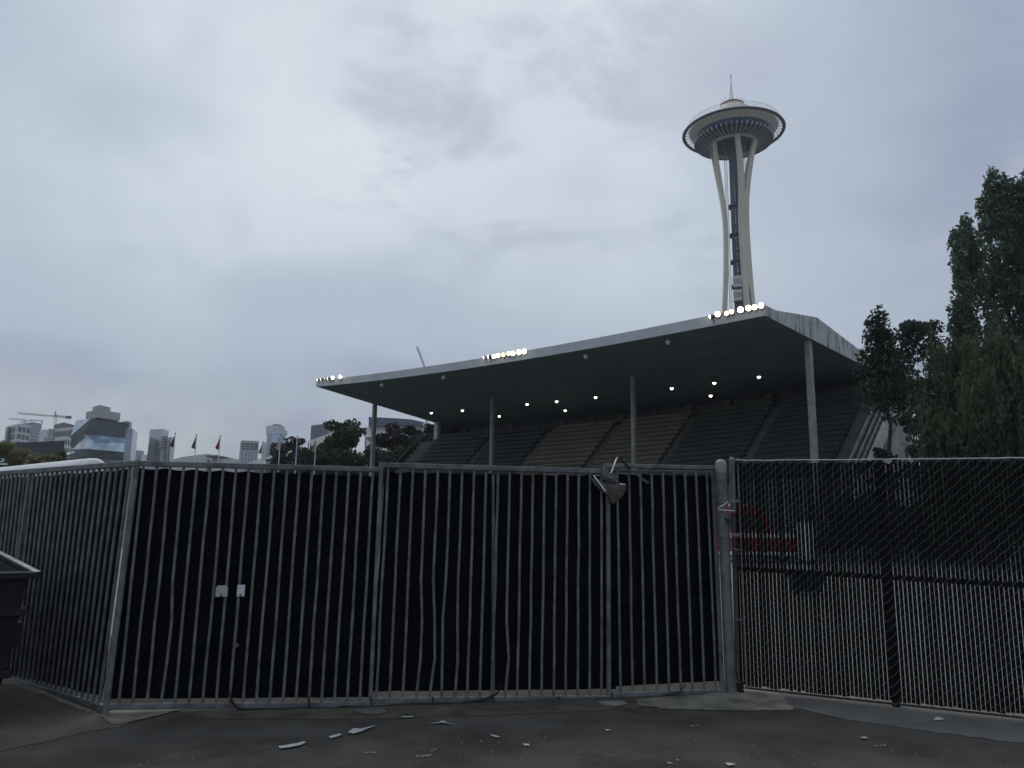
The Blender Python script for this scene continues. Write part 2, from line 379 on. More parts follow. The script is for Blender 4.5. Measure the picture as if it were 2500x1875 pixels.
# round post the gate closes against
gb = atz(1793, 1692); gt = aty(1758, 1122, gb[1])
pt = thing('gate_post', 'thick round galvanised gate post with domed cap', 'post', gb)
ptop = np.array([gb[0] + .005, gb[1] + .01, gt[2]])
b0 = np.array([aty(1784, 1682, gb[1])[0], gb[1], 0])
px0 = aty(1760, 1132, gb[1])
mb = MB(); mb.tube([b0, px0], .057, 20); mb.build('shaft', M_galp, pt, True)
mb = MB(); mb.lathe(px0 - Z * .10, [(.060, 0), (.061, .09), (.0595, .10)], 20); mb.dome(px0, .0595, .048, 20, 6); mb.build('cap', mat('cast_cap', (.24, .26, .26), .5, .2, .15, 9), pt, True)
for zc in (1.98, 1.62):
    q = b0 + (px0 - b0) * (zc / px0[2]); mb = MB(); mb.lathe(q - Z * .03, [(.058, 0), (.064, .004), (.064, .056), (.058, .06)], 20)
    mb.beam(q + np.array([.07, -.02, 0]), q + np.array([.17, -.02, 0]), .03, .035); mb.build('hinge_clamp', M_galp, pt, True)
P = aty(1772, 1268, gb[1] - .09); mb = MB()
for k in range(5): mb.tube([P + (-.02 + .01 * k, .01 * (k % 2), .02 - .012 * k), P + (.015, -.012, -.012 * k), P + (.03 + .01 * k, 0, .012 * (k % 3) - .02)], .006, 6)
tag(mb.build('latch_chain', M_black), 'short black latch chain looped on the round gate post', 'chain')
mb = MB(); q = [aty(x, y, gb[1] - .10) for x, y in ((1778, 1225), (1766, 1233), (1756, 1238), (1752, 1242), (1757, 1245), (1776, 1246), (1792, 1247))]
mb.tube(q, .0048, 8); tag(mb.build('bent_wire', mat('white_wire', (.75, .76, .74), .45, .2, .05, 9), None, True), 'white bent wire hook sticking out over the round gate post', 'wire')

# ------------------------------------------------------------------ chain-link fence with privacy slats
ek = nrm(K1 - K0); nk = np.array([-ek[1], ek[0], 0]); nk = nk if nk[1] > 0 else -nk
WK = np.linalg.norm(K2 - K0); HK = onplane(1818, 1124, K0, nk)[2]; HK1 = onplane(2500, 1117, K0, nk)[2]
def kp(u, z, off=0.): return K0 + ek * u + Z * z - nk * off
def ktop(u): return HK + (HK1 - HK) * u / np.linalg.norm(K1 - K0)
fk = thing('chain_link_fence', 'chain-link fence filled with black privacy slats', 'fence', K0 + ek * WK / 2)
mb = MB(); rnd = random.Random(5); u = -.03
while u < WK:
    wv = .0330 + rnd.uniform(-.003, .002); t = rnd.uniform(-.0025, .0025); yaw = rnd.uniform(-.12, .12)
    d = ek * cos(yaw) + nk * sin(yaw)
    a = kp(u, .05 + rnd.uniform(0, .02)); b = kp(u + t, ktop(u) - .02 - rnd.uniform(0, .015))
    mb.obox((a + b) / 2, d * wv / 2, np.cross(Z, d) * .0025, (b - a) / 2)
    u += .0385
mb.build('slat_panel', M_slat, fk)
mb = MB(); st = .094
k = -int(2.6 / st) - 1
while k * st < WK:
    us = k * st; pts = []
    s = 0.
    while s < 2.7:
        uu = us + s; zz_ = .02 + s * .93
        if 0 <= uu <= WK and zz_ <= ktop(uu) + .03:
            w = sin(s * 2 * pi / .094); pts.append(kp(uu + .0035 * w, zz_ - .0035 * w, .010 + .004 * cos(s * 2 * pi / .047)))
        s += .0235
    if len(pts) > 2: mb.tube(pts, .0022, 4, False)
    k += 1
mb.build('wire_mesh', M_wire, fk, True)
mb = MB(); k = 0
while k * st < WK + 2.6:
    us = k * st; a = b = None
    s0 = max(0, us - WK); s1 = min(2.55, us)
    if s1 - s0 > .05: mb.tube([kp(us - s0, .02 + s0 * .93, -.012), kp(us - s1, .02 + s1 * .93, -.012)], .002, 4, False)
    k += 1
mb.build('rear_wire_mesh', M_wire, fk)
mb = MB(); mb.tube([kp(WK * i / 30, ktop(WK * i / 30) + rnd.uniform(-.003, .003) + (.008 if i == 0 else 0), .006) for i in range(31)], .0065, 6); mb.build('tension_wire', mat('bright_wire', (.62, .64, .64), .45, .4, .12, 12), fk, True)
mb = MB(); mb.tube([kp(-.03, .05 + 1.21, -.05), kp(WK, 1.19, -.05)], .028, 10); mb.build('mid_rail', M_black, fk, True)
mb = MB(); mb.tube([kp(0, .035, -.015), kp(WK, .03, -.015)], .011, 6); mb.build('bottom_wire', M_black, fk, True)
ul = np.dot(onplane(2166, 1420, K0, nk) - K0, ek)
mb = MB(); mb.tube([kp(ul, -.02, -.055), kp(ul, ktop(ul) - .01, -.055)], .038, 12); mb.build('line_post', M_black, fk, True)
u0 = np.dot(onplane(1790, 1300, K0, nk) - K0, ek)
a_, b_ = onplane(1802, 1688, K0, nk), onplane(1787, 1122, K0, nk)
mb = MB(); mb.tube([a_, a_ + (b_ - a_) * .76], .026, 14); mb.build('end_post', M_rust, fk, True)
mb = MB(); mb.tube([a_ + (b_ - a_) * .76, b_], .032, 14); mb.dome(b_, .0335, .03, 14, 5); mb.lathe(b_ - Z * .03, [(.033, 0), (.0345, .004), (.0345, .03)], 14); mb.build('post_sleeve', M_galp, fk, True)
for v in (.3, .6): q = a_ + (b_ - a_) * v; mb = MB(); mb.lathe(q - Z * .012, [(.0275, 0), (.034, .002), (.034, .022), (.0275, .024)], 14); mb.beam(q + ek * .025, q + ek * .075, .012, .022); mb.build('tension_band', M_galp, fk, True)
mb = MB(); mb.tube([kp(.02, .05, .012), kp(.02, HK - .04, .012)], .008, 8); mb.build('tension_bar', M_galp, fk, True)
q = onplane(2163, 1122, K0 - nk * .03, nk)
mb = MB(); mb.prism([q + (-.06, 0, .012), q + (.075, 0, .012), q + (.06, 0, -.02), q + (.03, 0, -.045), q + (-.01, 0, -.03)], nk * .006)
tag(mb.build('paper_scrap', mat('grubby_paper', (.34, .34, .33), .8, 0, .25, 20)), 'grubby torn scrap caught on top of the chain-link fence', 'scrap')
P = atz(1806, 1690); mb = MB(); mb.obox(P + (0, .0, .05), (.035, 0, 0), (0, .035, 0), (0, 0, .06)); mb.tube([P + (-.1, -.02, .09), P + (.03, -.03, .1)], .018, 8); mb.tube([P + (.0, -.03, .02), P + (.01, -.05, .003)], .03, 8)
tag(mb.build('gate_latch', M_black), 'rusty black latch at the foot of the round gate post', 'latch')

# ------------------------------------------------------------------ crumpled cover hung on the gate
hc = thing('crumpled_cover', 'crumpled brown metal cover hooked over the gate top on a chain', 'cover', gp(1490, 1235, .08))
M_cover = mat('cover_brown', (.085, .078, .066), .6, .15, .25, 9, .4, 25)
def g8(x, y, o): return gp(x, y, o)
def sheetpoly(pts, off, thick, mt, name, par, bulge=.0, cen=None):
    P = [g8(x, y, off) for x, y in pts]; c = g8(*(cen or tuple(np.mean(pts, axis=0))), off + bulge); n = len(P); mb = MB()
    mb.add(P + [c] + [p + NG * thick for p in P], [(i, (i + 1) % n, n) for i in range(n)] + [(i, n + 1 + i, n + 1 + (i + 1) % n, (i + 1) % n) for i in range(n)] + [tuple(range(n + 1, 2 * n + 1))])
    return mb.build(name, mt, par)
sheetpoly([(1479, 1163), (1497, 1176), (1528, 1181), (1529, 1192), (1520, 1212), (1497, 1231), (1487, 1216), (1478, 1195)], .07, .02, M_cover, 'front_flap', hc, .035, (1500, 1195))
sheetpoly([(1442, 1167), (1455, 1166), (1478, 1180), (1490, 1212), (1478, 1206), (1452, 1184)], .085, .015, M_cover, 'side_flap', hc, .012)
sheetpoly([(1468, 1157), (1480, 1154), (1508, 1163), (1509, 1178), (1494, 1178), (1474, 1172)], .10, .03, M_cover, 'top_fold', hc, .02)
mb = MB(); mb.beam(g8(1449, 1160, .11), g8(1478, 1199, .105), .006, .012); mb.build('edge_highlight', mat('bright_metal', (.8, .8, .79), .3, .6, .05, 9), hc)  # both bright strips are painted highlights on the cover
mb = MB(); mb.beam(g8(1513, 1181, .09), g8(1526, 1183, .09), .006, .01); mb.build('edge_highlight', MATS['bright_metal'], hc)
mb = MB(); mb.tube([g8(1492, 1155, .05), g8(1499, 1135, .04), g8(1504, 1122, .02), g8(1508, 1117, .0), g8(1514, 1121, -.03)], .0075, 8); mb.build('hook', MATS['bright_metal'], hc, True)
mb = MB(); ch = [(1510, 1117), (1518, 1124), (1527, 1133), (1536, 1142)]
for i in range(9):
    s = i / 8 * 3; j = min(int(s), 2); f = s - j; a = np.array(ch[j]) * (1 - f) + np.array(ch[j + 1]) * f; c = g8(a[0], a[1], .02 + .045 * i / 8)
    d = nrm(g8(1536, 1142, 0) - g8(1510, 1117, 0)); sd = NG if i % 2 else nrm(np.cross(d, NG))
    mb.tube([c + d * .017 * cos(t) + sd * .010 * sin(t) for t in np.linspace(0, 2 * pi, 9)], .0042, 5, False)
mb.build('chain', M_black, hc, True)
mb = MB(); mb.beam(g8(1540, 1147, .06), g8(1583, 1180, .06), .016, .022); mb.build('strap_bar', mat('grey_bar', (.09, .1, .11), .5, .3, .1, 9), hc)

# black cable lying along the foot of the gate
mb = MB(); cp = [(562, 1690), (566, 1712), (580, 1730), (610, 1733), (700, 1731), (800, 1729), (900, 1727), (1000, 1722), (1100, 1720), (1180, 1709), (1212, 1694), (1222, 1682), (1213, 1672)]
mb.tube([gp(x, y, .05 + .01 * sin(i * 2.1)) for i, (x, y) in enumerate(cp)], .011, 7)
mb.tube([gp(x, y, .06) for x, y in ((830, 1724), (900, 1726), (1020, 1719), (1130, 1716), (1300, 1713), (1420, 1712), (1500, 1708), (1600, 1703), (1660, 1690), (1672, 1672))], .008, 6)
tag(mb.build('black_cable', M_black, None, True), 'black cable straggling along the foot of the gates', 'cable')
mb = MB()
for x in (753, 905, 1056, 1203, 1365, 1520): a = gp(x, 1700, .045); b = gp(x + 3, 1728, .04); mb.tube([a, (a + b) / 2 - NG * .02, b], .007, 6)
tag(mb.build('cable_tie', M_black, None, True), 'black ties knotted round the bottom rails of the gates', 'ties', None, 'stuff')

# ------------------------------------------------------------------ dumpster at the left edge
rz = 1.25; D1 = atz(91, 1397, rz); D2 = aty(0, 1350, D1[1] + 1.3); D3 = atz(0, 1399, rz)
DSL = D2 - D1; LD = 1.35 * float(np.hypot(DSL[0], DSL[1])); DRI = 1.35 * DSL[2]; ds = nrm(DSL * [1, 1, 0]); df = nrm((D3 - D1) * [1, 1, 0]); WD = 2.2
dp = thing('dumpster', 'black metal dumpster cut off by the left edge', 'dumpster', D1 * np.array([1, 1, 0]) + df * .9 + ds * .6)
def dq(i, j, z, inset): return D1 * np.array([1, 1, 0]) + Z * z + df * (inset + (WD - 2 * inset) * i) + ds * (inset + (LD - 2 * inset) * j) + Z * DRI * j * max(0, (z - .6) / .65)
def ring(z, ins): return [dq(0, 0, z, ins), dq(1, 0, z, ins), dq(1, 1, z, ins), dq(0, 1, z, ins)]
mb = MB(); R_ = [ring(1.22, .05), ring(.42, .12), ring(.14, .19), ring(.14, .24)]; vs = sum(R_, []); fs = []
for k in range(3):
    for i in range(4): fs.append((k * 4 + i, k * 4 + (i + 1) % 4, k * 4 + 4 + (i + 1) % 4, k * 4 + 4 + i))
fs.append((12, 13, 14, 15)); vs += ring(1.05, .08); fs.append((16, 17, 18, 19))
mb.add(vs, fs); mb.build('body', M_black, dp)
mb = MB(); r_ = ring(rz, .0)
for i in range(4): mb.beam(r_[i] - Z * .025, r_[(i + 1) % 4] - Z * .025, .055, .05, Z, .004)
mb.build('rim', M_black, dp)
mb = MB()
for i in range(4):
    a, b = r_[i], r_[(i + 1) % 4]; mb.beam(a + Z * .004, b + Z * .004, .018 if i in (0, 2) else .05, .006)
mb.build('rim_highlight', M_rim, dp)  # pale strips paint a highlight along the dumpster rim
for z, ins in ((.93, .075), (.44, .12), (.17, .18)):
    rr = ring(z, ins - .02); mb = MB(); mb.beam(rr[0], rr[1], .05, .06, Z, .005); mb.beam(rr[3], rr[0], .05, .06, Z, .005); mb.build('rib', M_black, dp)
q = dq(0, .15, .72, .07); mb = MB(); mb.obox(q + ds * .25, ds * .4, df * .06, Z * .10); mb.build('fork_pocket', M_black, dp)
for i, j in ((.05, .05), (.05, .9), (.95, .05), (.95, .9)):
    q = dq(i, j, .075, .2); mb = MB(); mb.tube([q - df * .025, q + df * .025], .075, 16); mb.build('caster', M_black, dp, True)

# ------------------------------------------------------------------ litter on the asphalt
M_paper = mat('paper', (.52, .52, .50), .8, 0, .08, 14)
SCR = [([(680, 1823), (690, 1822), (725, 1815), (741, 1810), (747, 1813), (735, 1819), (706, 1826), (683, 1827)], 'slim curled paper strip, leftmost of the litter by the gates'),
       ([(803, 1798), (812, 1797), (830, 1792), (833, 1794), (822, 1799), (808, 1803)], 'small crumpled paper just left of the largest paper'),
       ([(849, 1790), (862, 1780), (880, 1779), (906, 1773), (918, 1772), (897, 1780), (878, 1788), (862, 1791)], 'largest white paper, torn to a point, on the asphalt'),
       ([(979, 1749), (1008, 1749), (1009, 1751), (982, 1752)], 'flat paper strip nearest the gates'),
       ([(1048, 1766), (1068, 1764), (1082, 1759), (1085, 1761), (1098, 1766), (1110, 1769), (1095, 1768), (1080, 1765), (1062, 1767)], 'paper folded into a peaked V on the asphalt'),
       ([(1195, 1794), (1200, 1795), (1218, 1799), (1220, 1801), (1208, 1800)], 'small slanting paper right of the peaked paper'),
       ([(1276, 1817), (1292, 1818), (1293, 1821), (1280, 1820)], 'tiny paper shred right of the slanting paper'),
       ([(1478, 1781), (1490, 1781), (1489, 1784), (1480, 1784)], 'tiny paper shred below the narrow gate panel'),
       ([(2278, 1757), (2287, 1751), (2300, 1753), (2306, 1757), (2290, 1758)], 'pale crumpled scrap on the strip beside the chain-link fence'),
       ([(2098, 1801), (2112, 1799), (2120, 1802), (2108, 1804)], 'dull flat scrap in front of the chain-link fence'),
       ([(1770, 1864), (1784, 1863), (1797, 1867), (1778, 1869)], 'pale scrap nearest the bottom edge below the gate post')]
for i, (pts, lab) in enumerate(SCR):
    rnd = random.Random(i); P = [atz(x, y, .012) + Z * rnd.uniform(0, .008) for x, y in pts]; n = len(P); mb = MB()
    mb.add(P + [p - Z * .0015 for p in P], [tuple(range(n)), tuple(range(n, 2 * n))[::-1]] + [(k, n + k, n + (k + 1) % n, (k + 1) % n) for k in range(n)])
    tag(mb.build('paper_scrap', M_paper), lab, 'paper', 'paper scraps on the asphalt')
mb = MB(); rnd = random.Random(9)
for x, y, n_ in ((1035, 1845, 7), (1060, 1830, 3), (900, 1838, 3), (1700, 1772, 3), (1640, 1855, 3), (2150, 1820, 3), (1250, 1790, 24), (1800, 1830, 18), (600, 1815, 16), (2200, 1800, 12)):
    sp = 12 if n_ < 12 else 260
    for _ in range(n_):
        q = atz(x + rnd.gauss(0, sp), min(1900, y + abs(rnd.gauss(0, sp * .25))), .004); w = rnd.uniform(.006, .017) if sp == 12 else rnd.uniform(.003, .007); a = rnd.uniform(0, 3)
        mb.obox(q + Z * .004, (cos(a) * w, sin(a) * w, 0), (-sin(a) * w * .5, cos(a) * w * .5, 0), (0, 0, .003))
tag(mb.build('litter_specks', mat('speck', (.33, .32, .29), .9, 0, .3, 30)), 'tiny pale specks of grit and torn bits on the asphalt', 'litter', None, 'stuff')

# ------------------------------------------------------------------ grandstand
A = atz(1868, 770, 15.); Bq = aty(772, 944, 86.); hv = Bq - A; LS = float(np.hypot(hv[0], hv[1])); es = np.array([hv[0], hv[1], 0]) / LS
ps = np.array([-es[1], es[0], 0]); ps = ps if ps[1] > 0 else -ps; SL = hv[2] / LS
def S(e, t, zr): u_ = min(1., max(0., e / LS)); return A + es * e + ps * t + Z * (zr + SL * e - 2.1 * u_ * (1 - u_))
def S0(e, t, z): q = A + es * e + ps * t; return np.array([q[0], q[1], z])
def und(e, t): return -t * (.05 + .085 * e / LS)
def seat(e, t): return -3.0 - 1.6 * e / LS - (17.3 - t) * (.845 + .155 * e / LS)
gs = thing('grandstand', 'roofed concrete grandstand with brown and dark green bench sections', 'grandstand', S0(LS / 2, 8, 0))
prof = [(0., .0), (22.5, None), (22.5, .05), (17.2, -.17 + .25), (7.8, 1.45), (1.57, .66), (0., .7)]
def rprof(e):
    k = e / LS; o = []
    for t, z in prof:
        uz = und(e, t)
        o.append(S(e, t, uz if z is None else (z if t < 1 else z + uz - und(0, t))))
    return o
k = 12; ST = [rprof(LS * i / k) for i in range(k + 1)]; R0, R1 = ST[0], ST[-1]; n = len(R0); mb = MB()
for i in range(k):
    mb.add(ST[i] + ST[i + 1], [(j, j + 1, n + j + 1, n + j) for j in range(1, 6)])
rf = mb.build('roof', M_stain, gs)
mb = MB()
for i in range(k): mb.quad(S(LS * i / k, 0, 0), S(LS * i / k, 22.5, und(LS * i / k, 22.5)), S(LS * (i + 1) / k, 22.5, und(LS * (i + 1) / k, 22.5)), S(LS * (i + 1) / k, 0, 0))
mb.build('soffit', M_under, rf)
mb = MB(); mb.add(R0, [tuple(range(n))]); mb.build('gable_end', M_stain, rf)
mb = MB(); mb.add(R1, [tuple(range(n))[::-1]]); mb.build('gable_end', M_stain, rf)
mb = MB(); fv = []
for i in range(k + 1):
    e_ = -.02 + (LS + .04) * i / k; fv += [S(e_, -.03, -.01), S(e_, -.03, .73), S(e_, .12, .73), S(e_, .12, -.01)]
mb.add(fv, [(4 * i + j, 4 * i + (j + 1) % 4, 4 * i + 4 + (j + 1) % 4, 4 * i + 4 + j) for i in range(k) for j in range(4)] + [(0, 1, 2, 3), (4 * k, 4 * k + 3, 4 * k + 2, 4 * k + 1)])
mb.build('fascia', M_fascia, rf)
M_col = mat('column_concrete', (.34, .335, .30), .8, 0, .2, 1.5, .1, 30, streak=((.16, .155, .14), (2.5, 2.5, .15), .55, .75))
for q, rr in (((1973, 838), .24), ((1545, 907), .20), ((1203, 955), .20), ((913, 984), .25)):
    nn = np.cross(hv, ps + Z * -.075); P = onplane(*q, A, nn); e_, t_c = np.dot(P - A, es), np.dot(P - A, ps)
    if q[0] == 913: e_, t_c = LS - .25, 7.9
    mb = MB(); top = S(e_, t_c, und(min(e_, LS), t_c) + .05); b = np.array([top[0], top[1], 0])
    prf = [rr * 1.05, rr]
    mb.obox((top + b) / 2, ps * rr * .85, es * rr * .8, (top - b) / 2)
    mb.build('column', M_col, gs)
def seat_e(x, y):                                     # where an aisle seen at a pixel meets the seating
    lo = 20.
    for _ in range(40):
        e_ = lo; d = ray(x, y); best = None
        # march over t
        P0 = S(e_, 17.3, seat(e_, 17.3)); P1 = S(e_, 8., seat(e_, 8.)); P2 = S(e_ + 1, 8., seat(e_ + 1, 8.))
        n_ = np.cross(P1 - P0, P2 - P1); Q = onplane(x, y, P0, n_); lo = .5 * lo + .5 * float(np.dot(Q - A, es))
    return lo
EB = [seat_e(*q) for q in ((2062, 1120), (1833, 1118), (1628, 1128), (1440, 1140), (1282, 1136), (1150, 1135), (1016, 1130))]
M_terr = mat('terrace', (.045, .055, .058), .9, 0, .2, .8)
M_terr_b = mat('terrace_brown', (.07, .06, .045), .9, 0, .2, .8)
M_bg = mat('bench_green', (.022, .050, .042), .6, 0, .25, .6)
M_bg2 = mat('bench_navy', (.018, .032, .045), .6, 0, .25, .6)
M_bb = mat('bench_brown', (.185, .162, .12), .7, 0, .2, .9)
M_aisle = mat('aisle_concrete', (.11, .108, .10), .9, 0, .2, 1)
NR = 28; T0, T1 = 17.3, 2.0
def rows():
    for r in range(NR): yield r, T0 - (T0 - T1) * r / NR, T0 - (T0 - T1) * (r + 1) / NR
def terrace(ea, eb, up=0., step=1):
    mb = MB()
    for r, ta, tb in rows():
        for s in range(step):
            a = ta + (tb - ta) * s / step; b = ta + (tb - ta) * (s + 1) / step
            za0, zb0 = seat(ea, a) + up, seat(eb, a) + up; zb_ = seat(ea, b) + up, seat(eb, b) + up
            mb.quad(S(ea, a, za0 - .0), S(eb, a, zb0), S(eb, b, zb0), S(ea, b, za0))
            mb.quad(S(ea, b, za0), S(eb, b, zb0), S(eb, b, zb_[1]), S(ea, b, zb_[0]))
    return mb
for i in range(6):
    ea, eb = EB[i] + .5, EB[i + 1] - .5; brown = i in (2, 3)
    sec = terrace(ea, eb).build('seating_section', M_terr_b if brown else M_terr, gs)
    sec['label'] = ('brown' if brown else 'dark green') + ' bench section'
    low = MB()
    for r, ta, tb in rows():
        b = MB(); zz0 = seat(ea, ta); zz1 = seat(eb, ta); tm = ta + (tb - ta) * .45; hw = .20
        P0, P1 = S(ea + .05, tm, zz0 + .34), S(eb - .05, tm, zz1 + .34)
        tgt = b if r < 16 else low
        tgt.beam(P0, P1, .36, .07); tgt.beam(P0 + ps * .30 + Z * .26, P1 + ps * .30 + Z * .26, .05, .22)
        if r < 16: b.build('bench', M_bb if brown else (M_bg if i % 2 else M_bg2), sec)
    o = low.build('lower_benches', mat('bench_daylit', (.22, .225, .22), .6, 0, .2, 1), sec); o['kind'] = 'stuff'  # lower rows coloured paler to stand for daylight on them
for i in range(7):
    w = .53; terrace(EB[i] - w, EB[i] + w, .06, 2).build('aisle_stairs', M_aisle, gs)
mb = MB(); k = 8                                       # unseen slab added under the terraces to block the sky
for i in range(k):
    ea, eb = EB[0] - 1.7 + (EB[6] - EB[0] + 4.3) * i / k, EB[0] - 1.7 + (EB[6] - EB[0] + 4.3) * (i + 1) / k
    mb.quad(S(ea, 17.6, seat(ea, 17.6) - 1.0), S(eb, 17.6, seat(eb, 17.6) - 1.0), S(eb, 2, seat(eb, 2) - 1.0), S(ea, 2, seat(ea, 2) - 1.0))
mb.build('sky_block_slab', M_terr, gs)
# rear wall under the roof, with vomitory piers
mb = MB(); 
for i in range(10):
    ea, eb = -.1 + LS * i / 10, -.1 + LS * (i + 1) / 10; mb.quad(S(ea, 20.9, -5 - 3 * i / 10), S(eb, 20.9, -5 - 3 * (i + 1) / 10), S(eb, 20.9, und(eb, 20.9) + .3), S(ea, 20.9, und(ea, 20.9) + .3))
mb.quad(S(LS - 1.1, 17.5, -6), S(LS - 1.1, 20.9, -8), S(LS - 1.1, 20.9, und(LS, 20.9)), S(LS - 1.1, 17.5, und(LS, 17.5)))
mb.quad(S(EB[0] - .5, 17.3, seat(0, 17.3) - .02), S(EB[6] + .5, 17.3, seat(LS, 17.3) - .02), S(EB[6] + .5, 20.9, seat(LS, 17.3) - .02), S(EB[0] - .5, 20.9, seat(0, 17.3) - .02))
mb.build('rear_wall', mat('dark_wall', (.10, .095, .10), .9, 0, .2, .5), gs)
for e_ in np.linspace(EB[0] + 2, EB[6] - 2, 13):
    mb = MB(); mb.obox((S(e_, 20.6, seat(e_, 17.3)) + S(e_, 20.6, und(e_, 20.6))) / 2, es * .3, ps * .28, Z * ((und(e_, 20.6) - seat(e_, 17.3)) / 2)); mb.build('wall_pier', mat('pier_wall', (.14, .13, .13), .9, 0, .2, .5), gs)
# right-hand end: end post, gusset, outer stair, stringer and concrete side wall
def endframe(e_, sgn, ta, zb_):
    zt = und(max(0, min(LS, e_)), ta); mb = MB(); a, b = S(e_, ta, zt), S(e_, ta, zb_); mb.obox((a + b) / 2, es * .35, ps * .22, (a - b) / 2); return mb
endframe(.1, 1, 17.4, -4.5).build('end_post', M_col, gs)
mb = MB(); mb.prism([S(-.05, 17.7, und(0, 17.7)), S(-.05, 21.5, und(0, 21.5)), S(-.05, 21.5, -1.9), S(-.05, 17.7, -4.6)], es * .25); mb.build('gusset_wall', M_col, gs)
endframe(LS - .6, 1, 17.3, -4.9).build('end_post', mat('pale_post', (.62, .63, .60), .7, 0, .08, 2), gs)
mb = terrace(EB[0] - 1.7, EB[0] - .45, -.3, 1); mb.build('outer_stairs', M_aisle, gs)
mb = MB()
for ee, h in ((EB[0] - .55, .18), (EB[0] - 1.0, .1), (EB[0] - 1.4, .1)): mb.beam(S(ee, 17.6, seat(0, 17.6) + h), S(ee, 2, seat(0, 2) + h), .12, .3)
mb.build('stair_kerbs', M_conc, gs)
mb = MB(); mb.beam(S(EB[0] - 1.85, 18.3, seat(0, 18.3) - .2), S(EB[0] - 1.85, 2, seat(0, 2) - .2), .3, .75); mb.build('stringer', mat('stringer_concrete', (.42, .42, .39), .8, 0, .15, 1.5), gs)
mb = MB(); mb.prism([S0(EB[0] - 1.7, 20.8, 0), S(EB[0] - 1.7, 20.8, -2.8), S(EB[0] - 1.7, 18.3, -2.9), S(EB[0] - 1.7, 2, seat(0, 2) - .3), S0(EB[0] - 1.7, 2, 0)], es * .4); mb.build('side_wall', mat('side_concrete', (.30, .295, .275), .85, 0, .25, .4, .1, 10, streak=((.10, .1, .09), (.8, .8, .15), .55, .75)), gs)
# left-hand outer stair with pale tread edges, and its rail
mb = terrace(EB[6] + .45, EB[6] + 2.6, -.2, 1); mb.build('outer_stairs', mat('pale_tread', (.11, .11, .10), .85, 0, .2, 1), gs)
mb = MB(); mb.tube([S(EB[6] + 2.8, 17.5, seat(LS, 17.5) + .9), S(EB[6] + 2.8, 3, seat(LS, 3) + .9)], .09, 6); mb.build('hand_rail', M_black, gs)
mb = MB(); mb.prism([S0(EB[6] + 2.65, 20.8, 0), S(EB[6] + 2.65, 20.8, seat(LS, 20.8) - .5), S(EB[6] + 2.65, 2, seat(LS, 2) - .3), S0(EB[6] + 2.65, 2, 0)], es * .2); mb.build('side_wall', M_terr, gs)

# ------------------------------------------------------------------ floodlights and lamps
ORD = ['first', 'second', 'third', 'fourth', 'fifth', 'sixth', 'seventh', 'eighth', 'ninth']
M_hot = emis('flood_white', (1, .88, .64), 14); M_warm = emis('flood_warm', (1, .66, .32), 5); M_cool = emis('lamp_cool', (1, .9, .7), 6)
M_house = mat('lamp_housing', (.16, .16, .17), .5, .4, .1, 9)
def eave_e(x): return float(np.dot(onplane(x, 800, A, np.cross(hv, Z)) - A, es)) if False else float(np.dot(onplane(x, 944 + (x - 772) * (770 - 944) / (1868 - 772) - 14, A, ps) - A, es))
banks = [('the bank at the far roof corner', [(775, 927, .22, 0), (783, 926, .24, 0), (793, 924, .2, 2), (800, 924, .25, 1), (812, 922, .34, 0), (831, 920, .36, 0)]),
         ('the middle bank of nine', [(1181, 873, .25, 0), (1192, 871, .27, 0), (1206, 870, .34, 0), (1216, 868, .34, 0), (1229, 866, .33, 2), (1242, 863, .36, 2), (1252, 863, .38, 0), (1267, 860, .41, 0), (1280, 858, .40, 0)]),
         ('the bank at the near roof corner', [(1733, 773, .25, 0), (1752, 767, .34, 0), (1774, 765, .30, 2), (1786, 761, .31, 2), (1808, 756, .38, 0), (1827, 752, .36, 0), (1842, 750, .33, 0), (1858, 746, .34, 0)])]
for bn, lst in banks:
    for i, (x, y, r, wm) in enumerate(lst):
        P = onplane(x, y, A - ps * .25, ps); r = r * .52
        o = thing('floodlight', f'{ORD[i]} floodlight from the left in {bn}', 'floodlight', P, 'floodlights along the grandstand roof edge')
        d = nrm(nrm(CAM - P) * 1.0 - ps * .25 + es * (1.5 if r < .143 else .25)); x_ = nrm(np.cross(d, Z)); y_ = np.cross(x_, d)
        rings = [(r, .0), (r * 1.04, .03), (r * .86, .22), (r * .45, .40)]; vs = []; fs = []; nn_ = 16
        for rr, dep in rings:
            for k in range(nn_): a = 2 * pi * k / nn_; vs.append(P - d * dep + (x_ * cos(a) + y_ * sin(a)) * rr)
        for j in range(3):
            for k in range(nn_): fs.append((j * nn_ + k, j * nn_ + (k + 1) % nn_, (j + 1) * nn_ + (k + 1) % nn_, (j + 1) * nn_ + k))
        fs.append(tuple(range(3 * nn_, 4 * nn_)))
        mb = MB(); mb.add(vs, fs); mb.build('housing', M_house, o, True)
        mb = MB(); mb.add([P + d * .01 + (x_ * cos(2 * pi * k / nn_) + y_ * sin(2 * pi * k / nn_)) * r * .97 for k in range(nn_)] + [P + d * .06], [(k, (k + 1) % nn_, nn_) for k in range(nn_)])
        mb.build('lens', M_warm if wm == 2 else M_hot, o, True)
        mb = MB(); mb.beam(P - d * .2 - Z * .1, P - d * .3 - Z * .55, .06, .06); mb.build('bracket', M_house, o)
for bn, (xa, ya, xb, yb) in (('far', (768, 932, 848, 922)), ('middle', (1165, 878, 1305, 857)), ('near', (1722, 780, 1866, 750))):
    a, b = onplane(xa, ya, A + ps * .12, ps), onplane(xb, yb, A + ps * .12, ps); mb = MB(); mb.beam(a, b, .1, .08)
    for s in np.linspace(0, 1, 5): q = a + (b - a) * s; mb.beam(q, q - Z * .5, .06, .06)
    tag(mb.build('lamp_rail', M_house), f'steel rail carrying the {bn} bank of floodlights', 'rail', 'floodlight rails')
